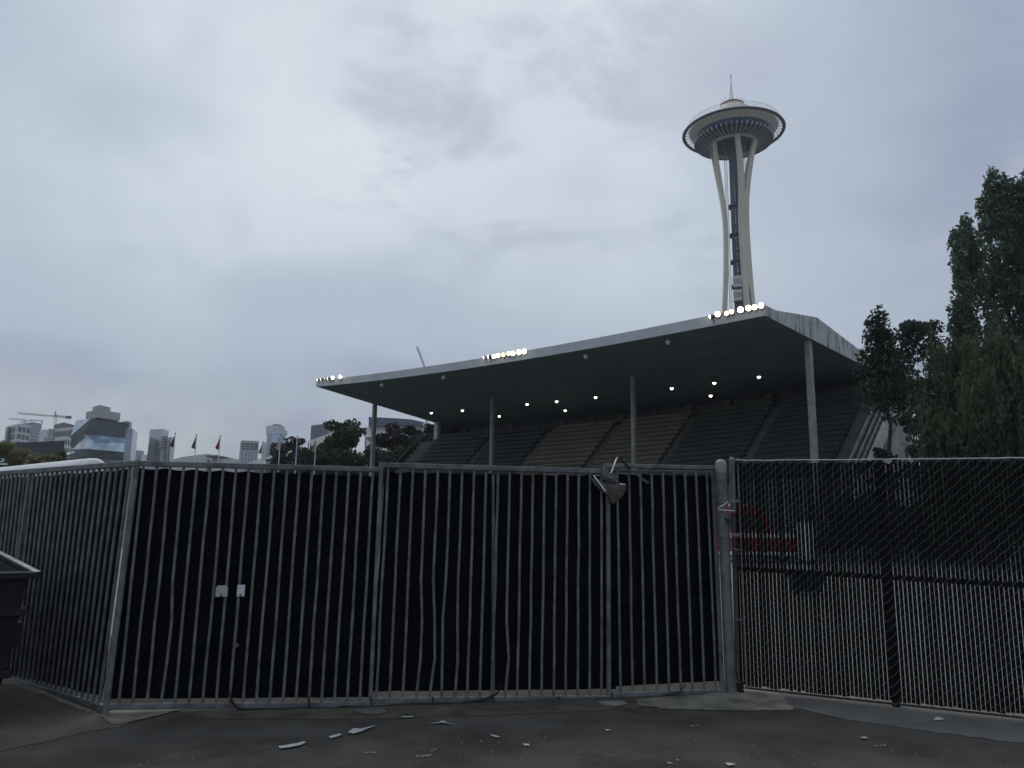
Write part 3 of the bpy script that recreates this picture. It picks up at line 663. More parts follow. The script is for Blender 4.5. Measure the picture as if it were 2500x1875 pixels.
ROWA = [(1053, 1008), (1129, 1002), (1287, 987), (1359, 980), (1454, 970), (1640, 948), (1744, 935), (1853, 920)]; ROWB = [(1219, 1016), (1380, 1002), (1735, 966)]
nU = np.cross(hv, ps + Z * -.09)
def lampP(x, y, drop):                                # point that hangs `drop` below the soffit along one line of sight
    d = ray(x, y); d = d / d[1]; prev = None
    for Y in np.arange(45, 130, .1):
        P = CAM + d * Y; e_, t_ = float(np.dot(P - A, es)), float(np.dot(P - A, ps))
        if t_ > .2 and P[2] >= S(e_, t_, und(e_, t_) - drop)[2]: return P
    return P
def hang(P, label, r, lit, group, name):
    e_, t_ = float(np.dot(P - A, es)), float(np.dot(P - A, ps)); top = S(e_, t_, und(e_, t_))
    o = thing(name, label, 'lamp', P, group); mb = MB(); mb.tube([P + Z * r * .6, np.array([P[0], P[1], max(top[2], P[2] + .3)])], .03, 6); mb.build('stem', M_house, o)
    mb = MB(); mb.lathe(P, [(r * 1.15, r * .15), (r * 1.0, r * .7), (r * .4, r * 1.3), (.02, r * 1.5)], 14); mb.build('lamp_shade', M_house if lit else mat('pale_shade', (.55, .58, .6), .5, 0, .1, 5), o, True)
    mb = MB(); mb.lathe(P, [(.01, -r * .95), (r * .6, -r * .75), (r, -r * .1), (r, r * .15)], 14); mb.build('bulb', M_cool if lit else mat('pale_bulb', (.55, .58, .6), .4, 0, .1, 5), o, True)
for i, q in enumerate(ROWA): hang(lampP(*q, .6), f'{ORD[i]} lit lamp from the left in the long row under the roof', .145, True, 'lit lamps under the grandstand roof', 'hanging_lamp')
for i, q in enumerate(ROWB): hang(lampP(*q, .6), ['left', 'middle', 'right'][i] + ' one of three lit lamps set lower behind the long row', .145, True, 'lit lamps under the grandstand roof', 'hanging_lamp')
for i, q in enumerate([(932, 941), (1083, 923), (1430, 872), (1631, 837)]):
    hang(lampP(*q, .45), f'{ORD[i]} unlit pale lamp from the left under the front of the roof', .17, False, 'unlit lamps under the grandstand roof', 'hanging_lamp')

# ------------------------------------------------------------------ observation tower
NB = aty(1799, 553, 285.); TB = np.array([NB[0], NB[1], 0.])
def tz(y): return aty(1799, y, TB[1])[2]
zH = tz(325) ; vdir = nrm(np.array([-TB[0], -TB[1], 0])); vaz = atan2(vdir[1], vdir[0])     # azimuth that faces the camera
tw = thing('observation_tower', 'tall cream three-legged tower with a saucer top and spire', 'tower', TB)
M_td = mat('tower_dark', (.035, .045, .065), .4, .2, .2, .3); M_halo = mat('tower_halo', (.13, .125, .13), .5, .2, .1, .3)
M_tg = mat('tower_glass', (.06, .10, .17), .08, .3, .2, .3)
C0 = TB + Z * zH
mb = MB(); mb.lathe(C0, [(19.7, -.25), (20.9, -.25), (21.1, 0), (20.9, .3), (19.7, .3), (19.7, -.25)], 96); mb.build('halo_ring', M_halo, tw, True)
mb = MB()
for k in range(48):
    a = 2 * pi * k / 48; a2 = a + 2 * pi / 96; p = lambda r_, an, z_: C0 + (r_ * cos(an), r_ * sin(an), z_)
    mb.tube([p(18.0, a, .8), p(19.8, a2, 0)], .12, 4); mb.tube([p(18.0, a + 2 * pi / 48, .8), p(19.8, a2, 0)], .12, 4)
mb.build('halo_struts', M_halo, tw)
mb = MB(); mb.lathe(C0, [(16.3, -1.5), (18.0, .85), (18.15, 1.2), (17.4, 1.7), (13, 3.4), (9.8, 6.3), (8.3, 8.5), (6.4, 9.9), (5.2, 10.9), (4.75, 11.6)], 96); sc = mb.build('saucer', M_cream, tw, True)
mb = MB()
for k in range(48):
    a = 2 * pi * k / 48; ca, sa = cos(a), sin(a); d_ = np.array([ca, sa, 0]); tt = np.array([-sa, ca, 0]) * .04
    q1, q2 = C0 + d_ * 16.32 - Z * 1.51, C0 + d_ * 18.02 + Z * .83; mb.add([q1 - tt, q1 + tt, q2 + tt, q2 - tt], [(0, 1, 2, 3)])
mb.build('soffit_joints', M_halo, sc)
mb = MB(); mb.lathe(C0, [(4.85, 11.5), (4.95, 12.1), (4.5, 12.4), (.1, 12.5)], 48); mb.build('roof_trim', mat('tower_red', (.17, .10, .09), .6, 0, .1, 1), tw, True)
mb = MB()
for k in range(18):
    a = 2 * pi * k / 18; mb.tube([C0 + (4.6 * cos(a), 4.6 * sin(a), 12.5), C0 + (4.6 * cos(a), 4.6 * sin(a), 13.3 + .5 * (k % 3))], .06, 4)
mb.build('roof_antennas', M_halo, tw)
mb = MB(); mb.lathe(C0, [(18.2, .3), (18.7, 3.6)], 96)
mt = bpy.data.materials.new('barrier_glass'); mt.use_nodes = True; t = mt.node_tree; B = t.nodes['Principled BSDF']; B.inputs['Base Color'].default_value = (.75, .82, .85, 1); B.inputs['Roughness'].default_value = .1; B.inputs['Alpha'].default_value = .13
MATS['barrier_glass'] = mt; mb.build('glass_barrier', mt, tw, True)
mb = MB()
for k in range(48): a = 2 * pi * k / 48; mb.tube([C0 + (18.2 * cos(a), 18.2 * sin(a), .3), C0 + (18.7 * cos(a), 18.7 * sin(a), 3.6)], .05, 4)
mb.lathe(C0, [(18.68, 3.55), (18.78, 3.6), (18.68, 3.65)], 96); mb.build('barrier_posts', mat('barrier_steel', (.5, .52, .54), .4, .3, .05, 1), tw)
mb = MB(); mb.lathe(C0, [(16.3, -1.45), (16.0, -2.3), (15.4, -3.2), (15.0, -3.6), (9.2, -4.4)], 96); mb.build('restaurant_glazing', M_tg, tw, True)
mb = MB(); mb.lathe(C0, [(15.9, -4.3), (9.3, -5.0), (9.0, -4.9)], 96); mb.build('underside', M_td, tw, True)
mb = MB()
for k in range(48):                                    # sunburst fins
    a = 2 * pi * (k + .5) / 48; d_ = np.array([cos(a), sin(a), 0]); tt = np.array([-sin(a), cos(a), 0])
    pts = [(9.2, -4.5), (13.0, -3.9), (15.2, -3.2), (16.3, -3.0), (16.4, -3.8), (15.2, -4.5), (9.2, -5.4)]
    mb.prism([C0 + d_ * r_ + Z * z_ - tt * .16 for r_, z_ in pts], tt * .32)
mb.build('sunburst_fins', mat('fin_paint', (.60, .62, .64), .6, 0, .08, .3), tw)
mb = MB(); mb.lathe(C0, [(8.5, -4.9), (9.35, -4.9), (9.35, -5.9), (8.5, -5.9), (8.5, -4.9)], 72); mb.build('leg_ring', M_cream, tw, True)
mb = MB(); mb.lathe(C0, [(.1, -5.2), (8.6, -5.2)], 48); mb.build('core_soffit', mat('soffit_blue', (.045, .06, .09), .6, 0, .1, 1), tw)
zr_ = zH - 5.4; zm = tz(492); zw = tz(553); z8 = tz(744)
def legr(z):
    if z > zw:
        s = (z - zw) / (zr_ - zw); return 4.3 + (8.9 - 4.3) * (s ** 1.55)
    s = (zw - z) / zw; return 4.3 + .2 * s + 12.5 * s ** 1.75
for k in range(3):
    az = vaz + radians(37 - 120 * k)
    d_ = np.array([cos(az), sin(az), 0]); tt = np.array([-sin(az), cos(az), 0]); zs = np.linspace(0, zr_, 60)
    mb = MB()
    for sgn in (-1, 1):
        pr = []
        for z in zs:
            r_ = legr(z)
            if z > zm:
                s = (z - zm) / (zr_ - zm); half = radians(28) * s ** 1.1
                off = max(1.0, r_ * sin(half)) if s > .0 else 1.0; off = 1.0 + (r_ * sin(half)) * (8.9 * sin(radians(28)) - 1.0) / (8.9 * sin(radians(28))) ; rad = r_ * cos(half); w = 1.05 - .35 * s
            else: off = 1.0 + (.9 * max(0, (70 - z)) / 70); rad = r_; w = 1.05 + .25 * (max(0, 70 - z) / 70)
            c = TB + d_ * rad + tt * off * sgn + Z * z; pr.append((c, w))
        vs = []; fs = []
        for c, w in pr:
            for a, b in ((-1, -1), (1, -1), (1, 1), (-1, 1)): vs.append(c + tt * w * a + d_ * .8 * b)
        for i in range(len(pr) - 1):
            for j in range(4): fs.append((i * 4 + j, i * 4 + (j + 1) % 4, i * 4 + 4 + (j + 1) % 4, i * 4 + 4 + j))
        mb.add(vs, fs)
    lg = mb.build('leg', M_cream, tw)
    if True:
        mb = MB(); zc = z8 + 6
        for zz0 in (z8 - 2,): mb.prism([TB + d_ * (legr(zz0) + .84) + tt * -.38 + Z * zz0, TB + d_ * (legr(zz0) + .84) + tt * .38 + Z * zz0, TB + d_ * (legr(zz0 + 5) + .825) + tt * .36 + Z * (zz0 + 5), TB + d_ * (legr(zz0 + 9.5) + .82) + Z * (zz0 + 9.5), TB + d_ * (legr(zz0 + 5) + .825) + tt * -.36 + Z * (zz0 + 5)], d_ * .03)
        mb.build('leg_slot', M_halo, lg)
mb = MB(); mb.lathe(TB, [(2.35, 0), (2.35, zr_ + .2)], 6, .3, .3 + 2 * pi); mb.build('core_shaft', mat('core_steel', (.07, .085, .11), .5, .2, .35, .2, stretch=(1, 1, .3)), tw)
mb = MB(); rnd = random.Random(3); xr = np.array([-vdir[1], vdir[0], 0]); xr = xr if xr[0] > 0 else -xr
for z in np.arange(70, zm + 6, 1.3):
    if rnd.random() < .6: c = TB + vdir * 2.36 + xr * (-.35 + rnd.uniform(-.15, .15)) + Z * z; mb.obox(c, xr * rnd.uniform(.12, .3), vdir * .1, Z * rnd.uniform(.25, .6))
mb.build('shaft_windows', mat('shaft_pale', (.42, .45, .48), .5, 0, .2, 3), tw)
for sx, zt in ((-3.3, zm + 22), (3.9, zr_ - 1)):
    mb = MB(); c0 = TB + xr * sx + vdir * .4
    z0_ = 60 if sx < 0 else zm - 4
    for j in (-.45, .45): mb.tube([c0 + xr * j + Z * z0_, c0 + xr * j + Z * (zr_ - .5)], .09, 4)
    z = z0_
    while z < zr_ - 2: mb.tube([c0 - xr * .45 + Z * z, c0 + xr * .45 + Z * (z + 1.1)], .07, 4); mb.tube([c0 - xr * .45 + Z * (z + 1.1), c0 + xr * .45 + Z * (z + 1.1)], .06, 4); z += 1.1
    mb.build('stair_lattice', mat('lattice_paint', (.42, .44, .45), .5, .1, .1, 1), tw)
for y in (575, 505, 700, 640):
    z = tz(y); mb = MB(); mb.lathe(TB + Z * z, [(2.4, -.4), (3.3, -.4), (3.3, .4), (2.4, .4)], 6, .3, .3 + 2 * pi); mb.build('tie_frame', M_td, tw)
for y0, y1 in ((680, 710), (713, 743)):
    za, zb = tz(y1), tz(y0); c = TB + vdir * 3.4 + xr * -.7
    mb = MB(); mb.obox(c + Z * (za + zb) / 2, xr * 1.55, vdir * 1.3, Z * (zb - za) / 2 * .92); cb = mb.build('lift_cabin', mat('cabin_paint', (.33, .35, .37), .5, .1, .1, 1), tw)
    mb = MB(); mb.obox(c + Z * (zb - .9), xr * 1.62, vdir * 1.36, Z * .55); mb.obox(c + Z * (za + .9), xr * 1.62, vdir * 1.36, Z * .5); mb.build('cabin_band', mat('cabin_cream', (.62, .58, .5), .5, 0, .05, 1), cb)
mb = MB(); b = C0 + Z * 12.5
for k in range(3): a = vaz + 2 * pi * k / 3 + .5; mb.tube([b + (.9 * cos(a), .9 * sin(a), 0), b + Z * 10.5], [.12, .08], 5)
for z in np.arange(1.2, 9, 1.4): rr = .9 * (1 - z / 10.8); mb.lathe(b + Z * z, [(rr, -.05), (rr + .08, 0), (rr, .05)], 6)
mb.tube([b + Z * 10, b + Z * 14.2], [.12, .05], 6); mb.lathe(b + Z * 12.2, [(.06, -.4), (.36, 0), (.06, .5)], 8); mb.build('spire', M_halo, tw)

for ch in list(tw.children):                            # the saucer is a little narrower than first drawn
    if ch.name.split('.')[0] in ('halo_ring', 'halo_struts', 'saucer', 'glass_barrier', 'barrier_posts', 'restaurant_glazing', 'underside', 'sunburst_fins', 'roof_trim', 'roof_antennas'):
        for ob in [ch] + list(ch.children):
            for v in ob.data.vertices: v.co.x *= .945; v.co.y *= .945

# ------------------------------------------------------------------ vegetation
M_bark = mat('bark', (.06, .05, .04), .9, 0, .3, 4, .4, 15)
def leaves(name, par, pts, nrmls, size, mt, rs, elong=1.6, down=False):
    n = len(pts); c = np.array(pts) - ORG[par.name]
    u = rs.normal(size=(n, 3)); 
    if down: u = np.tile([0, 0, -1.], (n, 1)) + rs.normal(size=(n, 3)) * .35
    u /= np.linalg.norm(u, axis=1)[:, None]; w = rs.normal(size=(n, 3)); w -= u * (w * u).sum(1)[:, None]; w /= np.linalg.norm(w, axis=1)[:, None]
    s = size * rs.uniform(.55, 1.3, n)[:, None]; fold = np.cross(u, w) * s * .25
    v = np.empty((n, 4, 3)); v[:, 0] = c - u * s * elong * .5; v[:, 1] = c + w * s * .5 + fold; v[:, 2] = c + u * s * elong * .5; v[:, 3] = c - w * s * .5 + fold
    me = bpy.data.meshes.new(name); me.vertices.add(n * 4); me.vertices.foreach_set('co', v.reshape(-1)); me.loops.add(n * 4); me.loops.foreach_set('vertex_index', np.arange(n * 4, dtype=np.int32))
    me.polygons.add(n); me.polygons.foreach_set('loop_start', np.arange(0, n * 4, 4, dtype=np.int32)); me.polygons.foreach_set('loop_total', np.full(n, 4, np.int32)); me.update(); me.validate()
    me.materials.append(mt); o = bpy.data.objects.new(name, me); COL.objects.link(o); o.parent = par; ORG[o.name] = ORG[par.name]; return o
def cloud(clumps, n, rs, shell=.55):
    vol = np.array([c[1][0] * c[1][1] * c[1][2] for c in clumps]) ** .75 * rs.uniform(.4, 1.6, len(clumps)); ks = rs.choice(len(clumps), n, p=vol / vol.sum())
    C = np.array([c[0] for c in clumps])[ks]; R = np.array([c[1] for c in clumps])[ks]
    d = rs.normal(size=(n, 3)); d /= np.linalg.norm(d, axis=1)[:, None]; r = rs.uniform(shell ** 2, 1.05, n)[:, None] ** .5 + rs.normal(size=(n, 1)) * .07
    return C + d * R * r
def tree(name, label, base, height, halfw, n, size, mt, seed, kind='round', crown0=.15, trunk_r=.25, group=None, cat='tree', lean=0., ncl=60):
    rs = np.random.RandomState(seed); t = thing(name, label, cat, base, group); base = np.array(base, float); cl = []; mb = MB()
    topx = base + Z * height + np.array([lean, 0, 0]); tp = [base + (topx - base) * s + (rs.normal(size=3) * .02 * height * s * (s < .95)) * [1, 1, 0] for s in np.linspace(0, .93, 8)]
    mb.tube(tp, [trunk_r * (1 - .85 * s) for s in np.linspace(0, 1, 8)], 8)
    for i in range(ncl):
        s = crown0 + (1 - crown0) * ((i + .3) / ncl) * (.95 if kind == 'poplar' else .99); a = rs.uniform(0, 2 * pi)
        if kind == 'poplar': w = halfw * (min(1, (s - crown0) / .12 + .45) * min(1, (1 - s) / .2 + .18)); rr = (halfw * rs.uniform(.24, .42), halfw * rs.uniform(.24, .42), height * rs.uniform(.025, .05)); rad = w * rs.uniform(.35, .95)
        elif kind == 'conifer': w = halfw * (1.02 - s) / (1 - crown0) + .25; rr = (w * .5 + .22, w * .5 + .22, height * .022 + .08); rad = w * rs.uniform(.3, .85)
        else: w = halfw * sqrt(max(.03, 1 - ((s - (crown0 + .42 * (1 - crown0))) / (.58 * (1 - crown0) + .02)) ** 2)); g = rs.uniform(.15, .34); rr = (halfw * g * 1.1, halfw * g * 1.1, halfw * g * .65); rad = w * rs.uniform(.3, .95)
        c = base + (topx - base) * s + np.array([cos(a) * rad, sin(a) * rad, rs.normal() * height * .012])
        cl.append((c, rr)); p0 = base + (topx - base) * max(.08, s - (.14 if kind == 'poplar' else .06)); mb.tube([p0, (p0 + c) / 2 - Z * rr[2] * .15, c], [trunk_r * .28 * (1.05 - s), trunk_r * .2 * (1.05 - s), .015], 5)
    mb.build('trunk', M_bark, t, True)
    leaves('crown', t, cloud(cl, n, rs), None, size, mt, rs); return t
def weeping(name, label, base, height, halfw, n, size, mt, seed, trunk_r=.3):
    rs = np.random.RandomState(seed); t = thing(name, label, 'tree', base); base = np.array(base, float); mb = MB(); mb.tube([base, base + Z * height * .4 + [.2, 0, 0], base + Z * height * .8], [trunk_r, trunk_r * .7, trunk_r * .3], 8)
    pts = []; cl = []
    for i in range(46):
        a = rs.uniform(0, 2 * pi); s = rs.uniform(.38, 1.0); w = halfw * sqrt(max(.05, 1 - ((s - .45) / .6) ** 2)) * rs.uniform(.45, 1.0); c = base + np.array([cos(a) * w, sin(a) * w, height * s])
        cl.append(c); mb.tube([base + Z * height * max(.2, s * .7), (base + Z * height * s + c) / 2 + Z * .4, c], [trunk_r * .3, trunk_r * .2, .02], 5)
    mb.build('trunk', M_bark, t, True); C = np.array(cl); ns = n // 26
    ks = rs.choice(len(C), ns); st_ = C[ks] + rs.normal(size=(ns, 3)) * [halfw * .2, halfw * .2, height * .035]; ln = rs.uniform(.1, .32, ns) * height
    for j in range(26):
        s = j / 25; q = st_.copy(); q[:, 2] -= ln * s; q += rs.normal(size=(ns, 3)) * .06; pts.append(q)
    P = np.concatenate(pts); P = P[P[:, 2] > .05]; leaves('crown', t, P, None, size, mt, rs, 2.4, True); return t
L_pop = leafmat('leaf_poplar', (.10, .15, .10)); L_dark = leafmat('leaf_dark', (.040, .062, .044)); L_will = leafmat('leaf_willow', (.075, .098, .054), .7)
L_mid = leafmat('leaf_mid', (.042, .058, .036)); L_red = leafmat('leaf_copper', (.036, .026, .026)); L_olive = leafmat('leaf_olive', (.17, .17, .085), .4)
def gx(x, Y): q = aty(x, 1250, Y); return np.array([q[0], Y, 0.])
def hz(x, y, Y): return aty(x, y, Y)[2]
def gt(x, y, Y): q = aty(x, y, Y); return np.array([q[0], Y, 0.])
tree('poplar', 'shorter left-hand column-shaped poplar, its top below the others', gt(2348, 527, 70), hz(2348, 527, 70), 1.75, 10500, .27, L_pop, 11, 'poplar', .3, .35, 'tall poplars', ncl=105)
tree('poplar', 'tall poplar in the middle of the three, full crowned', gt(2426, 427, 72), hz(2426, 427, 72), 2.2, 15000, .28, L_pop, 12, 'poplar', .3, .4, 'tall poplars', ncl=135)
tree('poplar', 'tall poplar cut off by the right edge of the photo', gt(2500, 412, 71), hz(2500, 412, 71), 2.1, 12500, .28, L_pop, 13, 'poplar', .3, .4, 'tall poplars', ncl=120)
tree('pine_tree', 'dark pine with a pointed top overlapping the roof end', gt(2142, 764, 45), hz(2142, 764, 45), 1.55, 4200, .17, L_dark, 21, 'conifer', .60, .2, 'dark conifers beside the stand', ncl=90)
tree('pine_tree', 'broad dark pine between the pointed pine and the willows', gt(2243, 784, 47), hz(2243, 784, 47), 2.2, 6000, .17, L_dark, 22, 'round', .52, .22, 'dark conifers beside the stand', ncl=75)
tree('broadleaf_tree', 'dark low tree with bare trunks under the two pines', gt(2262, 985, 49), hz(2262, 985, 49), 1.7, 2200, .2, L_dark, 23, 'round', .25, .15, ncl=36)
weeping('willow_tree', 'olive green weeping tree right of the dark pines', gt(2345, 832, 40), hz(2345, 832, 40), 2.7, 21000, .13, L_will, 31)
weeping('willow_tree', 'large weeping tree cut off by the right edge below the poplars', gt(2480, 842, 37), hz(2480, 842, 37), 3.0, 23000, .13, L_will, 32)
tree('shrub', 'dark rounded bush at the foot of the stand side wall', gt(2140, 1096, 44), hz(2140, 1096, 44), 1.5, 3200, .16, L_dark, 41, 'round', .02, .08, None, 'shrub', ncl=36)
rs = np.random.RandomState(50); hg = thing('hedge', 'dense dark hedge standing behind the chain-link fence', 'hedge', gx(2300, 42.5)); cl = []
for i in range(64):
    x = 2020 + i * 10.2; q = gx(x, 42.4 + rs.uniform(-.5, .5)); cl.append((q + Z * rs.uniform(.6, 2.9), (.75, .8, .8)))
leaves('foliage', hg, cloud(cl, 17000, rs, .3), None, .16, L_dark, rs)
rs = np.random.RandomState(51); hg = thing('hedge', 'low dark thicket under the trees at the left end of the stand', 'hedge', gx(860, 104)); cl = []
for i in range(50):
    q = gx(655 + i * 8.6, 104 + rs.uniform(-2, 2)); cl.append((q + Z * rs.uniform(6, 10.6 + (2 if i > 28 else 0)), (1.2, 1.2, 1.4)))
leaves('foliage', hg, cloud(cl, 11000, rs, .3), None, .36, L_dark, rs)
tree('copper_tree', 'dark reddish tree left of the green tree by the flagpoles', gt(718, 1070, 112), hz(718, 1070, 112), 3.5, 5600, .34, L_red, 61, 'round', .12, .2, 'trees beyond the left end of the stand', ncl=51)
tree('green_tree', 'spreading green tree left of the stand end column', gt(840, 1030, 108), hz(840, 1030, 108), 5.2, 10500, .36, L_mid, 62, 'round', .1, .3, 'trees beyond the left end of the stand', ncl=66)
tree('copper_tree', 'broad dark reddish tree just right of the stand end column', gt(955, 1046, 112), hz(955, 1046, 112), 4.0, 7000, .36, L_red, 63, 'round', .1, .3, 'trees beyond the left end of the stand', ncl=60)
tree('copper_tree', 'dark reddish tree under the curved blue roof band', gt(1012, 1043, 113), hz(1012, 1043, 113), 3.6, 6500, .36, L_red, 65, 'round', .1, .3, 'trees beyond the left end of the stand', ncl=56)
tree('copper_tree', 'narrow dark tree showing beside the stand outer stairs', gt(1045, 1034, 116), hz(1045, 1034, 116), 2.5, 3000, .36, L_red, 64, 'round', .1, .2, 'trees beyond the left end of the stand', ncl=39)
tree('olive_tree', 'olive green tree above the green sign, cut off at the left', gt(20, 1086, 62), hz(20, 1086, 62), 2.1, 3400, .2, L_olive, 71, 'round', .1, .15, 'olive trees over the left fence', ncl=39)
tree('olive_tree', 'olive green tree in the middle over the white awning roll', gt(95, 1112, 60), hz(95, 1112, 60), 2.0, 3000, .2, L_olive, 72, 'round', .1, .15, 'olive trees over the left fence', ncl=39)
tree('olive_tree', 'olive green tree nearest the faceted glass tower', gt(142, 1098, 61), hz(142, 1098, 61), 1.5, 2600, .2, L_olive, 73, 'round', .1, .15, 'olive trees over the left fence', ncl=33)

# ------------------------------------------------------------------ things seen over and through the fences
tn = nrm(G0 - GL); tp_ = np.array([-tn[1], tn[0], 0]); tp_ = tp_ if tp_[1] > 0 else -tp_
TE = aty(193, 1140, 9.6); TE = np.array([TE[0], TE[1], 0]); ztop = aty(165, 1123, 9.55)[2]
ztop += .05; tr = thing('awning_roll', 'thick white rolled awning on posts behind the left fence', 'awning', TE - tn * 2)
RA = .17; ax0 = TE + tp_ * .2 + Z * (ztop - RA)
mb = MB(); mb.tube([ax0 - tn * d for d in (.17, 1.5, 3, 4.6)], RA, 22); mb.build('casing', M_white, tr, True)
mb = MB(); mb.tube([ax0 - tn * d for d in (.0, .012, .04, .145)], [RA * .55, RA * .8, RA * .95, RA * 1.0], 22); mb.build('end_cap', M_white, tr, True)
mb = MB(); mb.tube([ax0 - tn * .14, ax0 - tn * .175], RA * .95, 22); mb.build('seam', M_black, tr, True)
for d in (.9, 3.2):
    q = ax0 - tn * d - Z * RA * .7; mb = MB(); mb.tube([q, np.array([q[0], q[1], 0])], .035, 8); mb.build('support_post', M_gal, tr, True)
# green sign at the left edge
sg = thing('green_sign', 'dark green sign with white lettering at the left edge', 'sign', aty(0, 1135, 30.) * [1, 1, 0])
a, b = aty(-60, 1114, 30.), aty(21, 1134, 30.)
mb = MB(); mb.box(a[0], b[0], 30, 30.06, b[2] - .12, a[2]); mb.build('panel', mat('sign_green', (.014, .045, .025), .5, 0, .1, 3), sg)
mb = MB(); mb.box(a[0] + .3, a[0] + .36, 30.08, 30.14, 0, a[2]); mb.box(b[0] - .36, b[0] - .3, 30.08, 30.14, 0, a[2]); mb.build('post', M_gal, sg)
M_let = mat('sign_white', (.78, .8, .78), .5, 0, .03, 3)
mb = MB()
def stroke(pts, w=.022): mb.tube([aty(x, y, 29.985) for x, y in pts], w, 5)
stroke([(3, 1121), (4, 1120.5), (8, 1120.5), (9.5, 1122), (9.5, 1125), (8.5, 1126.8), (4, 1126.8)]); stroke([(4, 1126.8), (4.5, 1124)]); stroke([(-20, 1127), (2, 1127)])
stroke([(-60, 1132.6), (18, 1133.4)], .03); mb.build('lettering', M_let, sg)
# red emergency van behind the slats
vb = aty(1765, 1368, 39.); vb[2] = 0; vx1 = aty(1962, 1300, 39.)[0]; vx0 = vx1 - 6.0
M_red = mat('red_paint', (.30, .015, .022), .35, 0, .08, 2); M_vg = mat('van_glass', (.015, .018, .02), .1, 0, .1, 1)
vn = thing('red_van', 'red emergency van half hidden behind the slatted fence', 'van', ((vx0 + vx1) / 2, 39, 0)); y0v, y1v = 39, 41
mb = MB(); poly = [(vx0, .42), (vx1, .42), (vx1, 1.15), (vx1 - .5, 1.35), (vx1 - 1.5, 1.5), (vx1 - 2.0, 2.55), (vx1 - 2.3, 2.72), (vx0 + .15, 2.72), (vx0, 2.5)]
mb.prism([np.array([x, y0v, z]) for x, z in poly], (0, 2, 0)); mb.build('body', M_red, vn)
for x0, x1 in ((vx1 - 3.3, vx1 - 2.15), (vx1 - 4.6, vx1 - 3.5), (vx1 - 5.8, vx1 - 4.8)): mb = MB(); mb.prism([np.array(p) for p in ((x0, y0v - .012, 1.62), (x1 + (.25 if x1 > vx1 - 2.5 else 0), y0v - .012, 1.62), (x1, y0v - .012, 2.3), (x0, y0v - .012, 2.3))], (0, .03, 0)); mb.build('window', M_vg, vn)
mb = MB(); mb.box(vx0, vx1 - .1, y0v - .015, y0v + .01, 1.2, 1.42); mb.build('stripe', mat('stripe_white', (.8, .8, .8), .4, 0, .03, 1), vn)
mb = MB(); mb.box(vx1 - 4.0, vx1 - 3.75, y0v - .03, y0v - .005, 1.6, 2.35); mb.build('yellow_panel', mat('panel_yellow', (.75, .6, .08), .5, 0, .05, 2), vn)
mb = MB(); mb.box(vx0, vx1 + .08, y0v - .04, y1v + .04, .36, .52); mb.build('bumper', MATS['stripe_white'], vn)
mb = MB(); mb.box(vx1 - 3.6, vx1 - 2.6, 39.4, 40.6, 2.725, 2.86); mb.build('light_bar', mat('bar_pink', (.7, .35, .35), .3, 0, .05, 2), vn)
for x in (vx1 - 1.1, vx0 + 1.2):
    q = np.array([x, y0v - .03, .36]); mb = MB(); mb.tube([q, q + (0, .24, 0)], .36, 18); wh = mb.build('wheel', M_black, vn, True); mb = MB(); mb.tube([q - (0, .012, 0), q + (0, .05, 0)], .19, 14); mb.build('rim', M_rim, wh, True)
# white service cart, just right of the van
ca = aty(1974, 1360, 38.); ct = thing('white_cart', 'white cabinet trolley standing right of the red van', 'trolley', (ca[0], 38, 0)); mb = MB(); mb.box(ca[0] - .28, ca[0] + .28, 38, 38.6, .2, 1.95); mb.build('cabinet', M_white, ct)
mb = MB(); mb.box(ca[0] - .3, ca[0] + .3, 37.98, 38.62, 1.96, 2.05); mb.build('lid', M_rim, ct)
for dx in (-.2, .2): mb = MB(); mb.tube([(ca[0] + dx, 38.0, .1), (ca[0] + dx, 38.08, .1)], .1, 12); mb.build('wheel', M_black, ct, True)
# blue bin
bq = atz(1978, 1453); bn_ = thing('blue_bin', 'blue bin with an open pale lid behind the slatted fence', 'bin', bq); mb = MB()
pa = [(-.40, -.25), (.40, -.25), (.40, .25), (-.40, .25)]; vs = [bq + np.array([x * .85, y * .85 + .25, .08]) for x, y in pa] + [bq + np.array([x, y + .25, .52]) for x, y in pa] + [bq + np.array([x * .95, y * .95 + .25, .46]) for x, y in pa]
mb.add(vs, [(3, 2, 1, 0), (0, 1, 5, 4), (1, 2, 6, 5), (2, 3, 7, 6), (3, 0, 4, 7), (8, 9, 10, 11)]); mb.build('tub', mat('bin_blue', (.008, .012, .08), .4, 0, .1, 3), bn_)
mb = MB(); mb.obox(bq + np.array([0, .55, .60]), (.42, 0, 0), (0, .02, 0), (0, 0, .12)); mb.build('lid', M_white, bn_)
for dx in (-.3, .3): mb = MB(); mb.tube([bq + np.array([dx, .3, .07]), bq + np.array([dx + .05, .3, .07])], .07, 12); mb.build('wheel', M_black, bn_, True)

